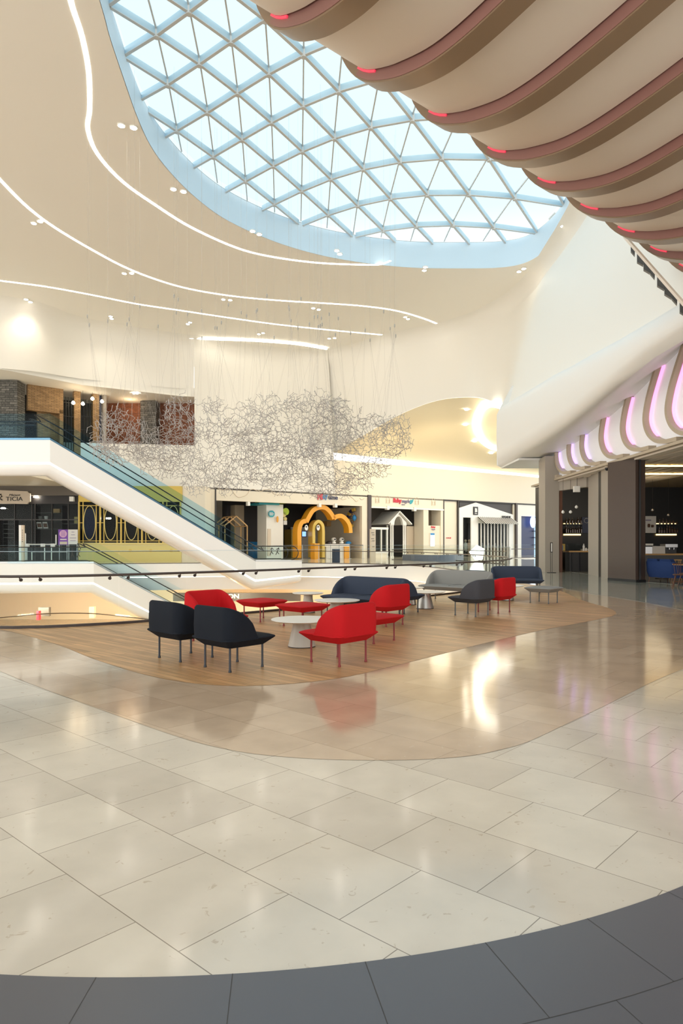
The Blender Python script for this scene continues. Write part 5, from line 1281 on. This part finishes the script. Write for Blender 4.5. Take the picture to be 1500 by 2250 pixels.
for x, y, D, w_, h_, mm, lab, cat, nm in ((203, 1345, 58, .45, 1.0, 'tan_paint', 'tan square pillar on the storey below, left', 'pillar', 'tan_pillar'), (85, 1352, 55, .2, .75, 'sign_red', 'narrow red panel on the storey below', 'panel', 'red_panel'), (98, 1344, 56, .9, .75, 'grey_leg', 'dark grey stand on the storey below', 'stand', 'display_stand')):
    c = P(x, y, D); m = MB(); m.box(c, (w_, .4, h_)); c2 = c.z; single(m, nm, mm, lab, cat)
for k in range(5):
    l = bpy.data.lights.new('lower_light', 'POINT'); l.energy = 1100; l.color = (1, .84, .6); l.shadow_soft_size = .6
    o = bpy.data.objects.new('lower_light', l); COL.objects.link(o); o.location = (-26 + k * 8, 54, -3.3)

# ------------------------------------------------------------------ cafe
struct(MB().prism([(10.25, 33.0), (10.95, 33.0), (11.25, 34.2), (10.35, 34.4)], 0, 5.85), 'pier_1', 'grey_pier')
struct(MB().prism([(10.97, 33.0), (11.12, 33.0), (11.3, 34), (11.2, 34)], 0, 4.6), 'trim_15', 'wood_dark')
struct(MB().prism([(11.55, 30.7), (11.20, 28.6), (11.35, 28.5), (11.75, 30.6)], 0, 4.6), 'pier_2', 'grey_pier')
struct(MB().prism([(11.20, 28.58), (11.12, 28.1), (11.3, 28.0), (11.36, 28.5)], 0, 4.6), 'trim_17', 'black')
struct(MB().prism([(11.12, 28.1), (10.95, 26.2), (11.2, 26.1), (11.32, 28.0)], 0, 4.6), 'pier_3', 'grey_pier')
struct(MB().prism([(10.9, 33.2), (11.5, 30.8), (11.7, 30.8), (11.1, 33.3)], 4.1, 4.65), 'trim_18', 'grey_pier')
mat('brown_cladding', (.075, .05, .04), .35)
brown = MB().prism([(10.48, 25.8), (10.92, 24.35), (11.35, 24.5), (11.5, 26.2), (10.9, 26.4)], .1, 4.62)
cb = thing('brown_column', 'thick dark brown clad column in front of the cafe', 'column', (10.95, 25.3, 0)); brown.build('cladding', 'brown_cladding', cb)
MB().prism([(10.47, 25.8), (10.92, 24.32), (11.37, 24.48), (11.52, 26.2), (10.9, 26.42)], 0, .1).build('plinth', 'black', cb)
MB().prism([(11.05, 24.37), (11.12, 24.38), (11.12, 24.35), (11.05, 24.34)], .1, 4.6).build('shadow_gap', 'black', cb)
st = thing('stand', 'slim chrome and black post stand before the grey cafe pier', 'stand', G(1211, 1258.5)); c = G(1211, 1258.5)
MB().lathe([(.22, 0), (.22, .02), (.03, .03)], c, 20).build('foot', 'black', st)
for dx in (-.04, .04): MB().tube([c + Vector((dx, 0, .02)), c + Vector((dx, 0, 1.0))], .012, 6).build('post', 'dark_frame', st)
m = MB(); m.box(c + Vector((0, 0, 1.25)), (.11, .05, .5)); m.build('frame', 'dark_frame', st)
m = MB(); m.box(c + Vector((0, -.03, 1.25)), (.05, .02, .42)); m.build('insert', 'table_white', st)
mat('counter_dark', (.03, .03, .033), .4)
c1 = thing('cafe_counter', 'dark cafe counter with a warm wooden top behind the left opening', 'counter', (12.7, 34.3, 0))
m = MB(); m.span((11.62, 33.5, 1.0), (14.4, 34.4, 1.07)); m.build('worktop', 'wood_light', c1)
m = MB(); m.span((11.7, 33.65, 0), (14.3, 34.3, 1.0)); m.build('front_panel', 'counter_dark', c1)
for x in (11.8, 12.2, 12.9, 13.35): m = MB(); m.span((x, 33.58, 0), (x + .05, 33.65, 1.0)); m.build('strut', 'black', c1)
c2 = thing('cafe_counter', 'long dark cafe counter with a wooden top behind the blue sofa', 'counter', (16, 29.3, 0))
m = MB(); m.span((13.2, 28.8, .93), (18, 29.7, 1.0)); m.build('worktop', 'wood_light', c2)
m = MB(); m.span((13.3, 28.95, 0), (18, 29.6, .93)); m.build('front_panel', 'counter_dark', c2)
def cbox(name, mm, x0, y0, x1, y1, D, dep, lab, cat, group=None, z0=None):
    a, b = P(x0, y0, D), P(x1, y1, D); m = MB(); m.span((a.x, D, b.z if z0 is None else z0), (b.x, D + dep, a.z)); return single(m, name, mm, lab, cat, group)
yb = thing('display_box', 'yellow box with a blue label on the wooden counter top', 'box', P(1233, 1210, 33.8))
a, b = P(1227, 1195, 33.75), P(1240.5, 1210, 33.75); m = MB(); m.span((a.x, 33.7, 1.07), (b.x, 34.0, a.z)); m.build('body', 'yellow', yb)
m = MB(); m.span((a.x + .05, 33.68, 1.1), (a.x + .2, 33.7, a.z - .08)); m.build('label_sheet', 'sign_blue', yb)
cbox('display_case', 'shop_glass', 1244, 1194, 1277, 1209, 33.8, .4, 'dark glass display case on the wooden counter', 'case', z0=1.07)
cbox('cup_tray', 'tan_paint', 1280, 1206, 1296, 1210, 33.7, .35, 'beige tray with cups at the right of the wooden counter', 'tray', z0=1.07)
for k, (x, h_) in enumerate(((1282, .36), (1287, .16), (1293, .14))): single(MB().lathe([(.05, 0), (.055, h_ * .7), (.025, h_ * .8), (.025, h_)], (P(x, 1200, 33.6).x, 33.6, 1.07), 10), 'bottle' if k == 0 else 'cup', 'paper', ['pale bottle on the wooden cafe counter', 'small white cup beside the pale bottle', 'small white cup farther right on the cafe counter'][k], 'bottle' if k == 0 else 'cup')
# bottle shelves on the back wall
mat('bottle_glass', (.10, .045, .02), .15, spec=.8); mat('shelf_glow', (1, .8, .4), .5, emit=(1, .68, .25), es=3.0)
for g, (x0, x1, lab) in enumerate(((1242, 1280, 'left opening'), (1447, 1492, 'right opening'))):
    for r_, y in enumerate((1151.5, 1170.5)):
        a, b = P(x0, y, 36.6), P(x1, y, 36.6); zz_ = a.z
        s_ = thing('bottle_shelf', f'{["upper", "lower"][r_]} dark bottle shelf on the black cafe wall, seen in the {lab}', 'shelf', (a.x, 36.6, zz_ - .05))
        m = MB(); m.span((a.x, 36.6, zz_ - .05), (b.x, 37, zz_)); m.build('board', 'counter_dark', s_)
        m = MB(); m.span((a.x, 36.9, zz_ - .02 + (.03 if r_ == 0 else -.12)), (b.x, 36.95, zz_ + (.05 if r_ == 0 else -.07))); single(m, 'shelf_light', 'shelf_glow', f'warm light line at the {["upper", "lower"][r_]} bottle shelf, {lab}', 'light')
        n_ = 6 if r_ == 0 else 8; rnd = random.Random(5 + g * 2 + r_)
        for k in range(n_):
            x = a.x + (b.x - a.x) * (k + .5) / n_; h_ = rnd.uniform(.2, .4) + .05 * r_; w_ = rnd.uniform(.045, .065)
            single(MB().lathe([(w_, 0), (w_, h_ * .55), (w_ * .4, h_ * .72), (w_ * .35, h_)], (x, 36.69, zz_ + .002), 10), 'bottle', 'bottle_glass', f'brown bottle on the {["upper", "lower"][r_]} shelf of the black cafe wall, {lab}', 'bottle', f'bottles on the {["upper", "lower"][r_]} shelf, {lab}')
pw = thing('menu_board', 'dark blue picture board with a pale round logo beside the bottle shelves', 'poster', P(1288, 1171, 36.7))
a, b = P(1280, 1136, 36.7), P(1299, 1171, 36.7); m = MB(); m.span((a.x, 36.8, b.z), (b.x, 37, a.z)); m.build('board', 'navy_wall', pw)
cc = P(1288, 1144, 36.78); MB().tube([cc + Vector((math.cos(t) * .13, 0, math.sin(t) * .13)) for t in [2 * PI * k / 16 for k in range(16)]], .015, 4, closed=True).build('logo_ring', 'paper', pw)
wp = thing('wall_poster', 'grey white poster with two small drink pictures on the cafe wall', 'poster', P(1429, 1171, 36.6))
a, b = P(1418, 1134, 36.6), P(1441, 1171, 36.6); m = MB(); m.span((a.x, 36.6, b.z), (b.x, 37, a.z)); m.build('sheet', 'paper', wp)
for x, h_ in ((1425, 9), (1433, 6)): c = P(x, 1158, 36.55); m = MB(); m.lathe([(.05, -.02), (.07, .10), (.05, h_ * .02)], c, 10); m.build('drink_picture', 'wood_dark', wp)
a = P(1424, 1143, 36.58); m = MB(); m.box(a, (.3, .02, .07)); m.build('heading', 'sign_grey', wp)
em = thing('coffee_machine', 'silver and black espresso machine on the long cafe counter', 'machine', (P(1470, 1200, 29.2).x, 29.2, 1.0)); x_ = P(1470, 1200, 29.2).x
m = MB(); m.span((x_ - .27, 29.0, 1.28), (x_ + .27, 29.5, 1.42)); m.build('top_housing', 'satin', em)
m = MB(); m.span((x_ - .24, 29.05, 1.0), (x_ + .24, 29.5, 1.28)); m.build('back_housing', 'black', em)
for dx in (-.1, .1): MB().lathe([(.035, 0), (.035, .08)], (x_ + dx, 29.02, 1.18), 10).build('group_head', 'chrome', em)
cbox('blank_board', 'paper', 1433, 1200, 1461, 1216, 28.9, .05, 'blank grey white panel standing on the long cafe counter', 'panel', z0=1.0)
cr = thing('cash_register', 'silver till with curved front at the left of the long counter', 'register', (P(1425, 1200, 28.9).x, 28.9, 1.0)); x_ = P(1425, 1200, 28.9).x
m = MB(); m.span((x_ - .17, 28.85, 1.0), (x_ + .13, 29.3, 1.3)); m.build('body', 'satin', cr); m = MB(); m.span((x_ - .17, 28.83, 1.36), (x_ + .16, 29.3, 1.44)); m.build('top', 'table_white', cr)
m = MB(); m.span((x_ - .15, 28.9, 1.3), (x_ + .1, 29.25, 1.36)); m.build('neck', 'black', cr)
for k, (x, y) in enumerate(((1266, 1114), (1236.5, 1125), (1253, 1125), (1225, 1137), (1433, 1121), (1468, 1132))):
    t = thing('glass_pendant', ['small clear glass pendant, highest in the left cafe opening', 'small clear glass pendant, left of the level pair', 'small clear glass pendant, right of the level pair', 'small clear glass pendant at the left edge of the cafe opening', 'small dim glass pendant above the grey white poster', 'small dim glass pendant above the right bottle shelves'][k], 'light', P(x, y, 34.0 if x < 1230 else 32.0), group='glass pendants in the cafe')
    c = P(x, y, 34.0 if x < 1230 else 32.0); MB().lathe([(.02, -.08), (.07, -.04), (.08, .01), (.04, .07), (.015, .09)], c, 12).build('shade', 'table_white' if k < 4 else 'satin', t, 60); MB().tube([c + Z3 * .08, Vector((c.x, c.y, 4.63))], .006, 4).build('cord', 'black', t)
l = bpy.data.lights.new('cafe_light', 'POINT'); l.energy = 25; l.color = (1, .8, .5); l.shadow_soft_size = 1.0
o = bpy.data.objects.new('cafe_light', l); COL.objects.link(o); o.location = (14.5, 31, 3.8)
# exit box at the opening
cbox('box_lamp', 'table_white', 1261, 1068, 1274, 1081, 31, .15, 'white square box lamp hanging at the top of the left cafe opening', 'light')
cc_ = thing('security_camera', 'small dome camera under the cafe ceiling edge by the brown column', 'camera', Vector((10.85, 26.8, 4.5))); c = Vector((10.85, 26.8, 4.5))
MB().lathe([(.02, -.08), (.06, -.05), (.08, .0), (.08, .04)], c, 14).build('dome', 'black', cc_, 60); MB().lathe([(.09, .04), (.09, .13)], c, 14).build('mount', 'canopy_fin', cc_)
# warm light lines in the cafe ceiling
for k, (y0, lab) in enumerate(((26, 'nearer'), (29, 'farther'))): single(MB().span((11.6, y0, 4.50), (20, y0 + .08, 4.55)), 'ceiling_light_line', 'shelf_glow', f'warm light line across the cafe ceiling, {lab} one', 'light')
# blue sofa
def cafe_sofa():
    c = Vector((11.9, 24.0, .006)); t = thing('cafe_sofa', 'deep blue upholstered two-seat sofa beside the brown column', 'sofa', c, 0); XF[t.name] = Matrix.Identity(4)
    # faces +x, length along y
    outl = crom([Vector(q) for q in [(.75,-.62,0),(.4,-.72,0),(-.1,-.74,0),(-.36,-.6,0),(-.42,-.2,0),(-.42,.3,0),(-.34,.62,0),(-.05,.74,0),(.4,.72,0),(.75,.62,0)]], 3); rings = []
    n = len(outl)
    for i, p in enumerate(outl):
        u = min(i, n - 1 - i) / (n - 1) * 2; h = .50 + .30 * min(1, (u * 1.6) ** 1.5); inn = Vector((p.x + (.12 - p.x) * .16, p.y * .86, 0)); b = Vector((p.x * .85 + .02, p.y * .9, .2))
        rings.append([b, Vector((p.x * .96, p.y * .97, .4)), Vector((p.x, p.y, h - .03)), Vector(((p.x + inn.x) / 2, (p.y + inn.y) / 2, h)), Vector((inn.x, inn.y, h - .03)), Vector((inn.x, inn.y, .3))])
    MB().loft(rings).build('shell', 'blue_sofa', t, 60)
    MB().loft([rrect(.44, .58, .1, z_, cx=.2) if k else rrect(.42, .56, .1, z_, cx=.2) for k, z_ in enumerate((.24, .3, .42))] + [rrect(.4, .54, .1, .45, cx=.2)]).build('seat_cushion', 'blue_sofa', t, 50)
    for s_ in (-1, 1):
        m = MB().loft([[Vector((-.2 + x * .10 + z_ * -.1, s_ * .29 + y * .26 * w_, .42 + z_ * .46)) for x, y in ((-1, -1), (-1, 1), (1, 1), (1, -1))] for z_, w_ in ((0, .9), (.3, 1), (.8, 1), (1, .8))]); m.build('back_cushion', 'blue_sofa', t, 60)
    for x, y in ((-.28, -.5), (-.28, .5), (.55, -.5), (.55, .5)): MB().tube([(x, y, .22), (x * 1.12, y * 1.06, 0)], [.022, .014], 8).build('leg', 'wood_dark', t)
    t.rotation_euler = (0, 0, .35); return t
cafe_sofa()
def windsor(loc, rz, mm, lab, src=None):
    if src: return dup(src, (*loc, .006), rz, lab)
    t = thing('spindle_chair', lab, 'chair', (*loc, .006), 0, group='wooden spindle chairs in the cafe'); XF[t.name] = Matrix.Identity(4)
    MB().loft([rrect(.19, .19, .08, .43), rrect(.215, .21, .09, .445), rrect(.205, .2, .09, .46)]).build('seat', mm, t, 40)
    for sx_ in (-1, 1):
        for sy_ in (-1, 1): MB().tube([(sx_ * .13, sy_ * .13, .44), (sx_ * .22, sy_ * .22, 0)], [.018, .012], 8).build('leg', mm, t)
    arcp = [Vector((math.sin(a) * .24, -.17 - .05 * math.cos(a) - .04, .78)) for a in [math.radians(-75 + 150 * k / 10) for k in range(11)]]
    MB().tube(arcp, .022, 6).build('top_rail', mm, t)
    for k in range(7): a = arcp[1 + int(k * 8 / 6)]; MB().tube([(a.x * .75, -.17, .45), a], .008, 6).build('spindle', mm, t)
    MB().tube([(-.17, -.17, .22), (.17, -.17, .22)], .009, 6).build('stretcher', mm, t); MB().tube([(-.17, .17, .22), (.17, .17, .22)], .009, 6).build('stretcher', mm, t)
    t.rotation_euler = (0, 0, rz); return t
wl_ = windsor((11.72, 27.9), -1.9, 'wood_light', 'pale wooden spindle chair half hidden between grey pier and brown column')
wd_ = windsor((10.8, 20.9), 2.6, 'wood_dark', 'dark brown spindle chair nearest at the right edge')
windsor((11.45, 21.7), .6, 0, 'dark brown spindle chair cut by the right edge, behind the nearest one', wd_)
windsor((13.3, 26.0), 2.9, 0, 'honey-coloured spindle chair behind the blue sofa', wl_)
windsor((14.0, 25.6), 1.7, 0, 'honey-coloured spindle chair beside the round table by the right edge', wl_)
for loc, lab in (((13.1, 26.9), 'round cafe table behind the blue sofa'), ((11.75, 22.5), 'round wooden cafe table between the dark spindle chairs')):
    t = thing('cafe_table', lab, 'table', (*loc, .006)); XF[t.name] = Matrix.Identity(4)
    MB().lathe([(.33, .70), (.36, .71), (.36, .735)], n=32).build('tabletop', 'wood_light', t); MB().lathe([(.22, 0), (.22, .02), (.03, .04), (.03, .70)], n=20).build('pedestal', 'dark_frame', t)

# short stem that carries the box lamp at the cafe opening
for o_ in [o for o in COL.objects if o.get('label', '').startswith('white square box lamp')]:
    XF[o_.name] = Matrix.Translation(o_.location); q_ = P(1267.5, 1068, 31.07)
    MB().tube([q_ - Z3 * .02, Vector((q_.x, q_.y, 4.64))], .012, 6).build('stem', 'dark_frame', o_)
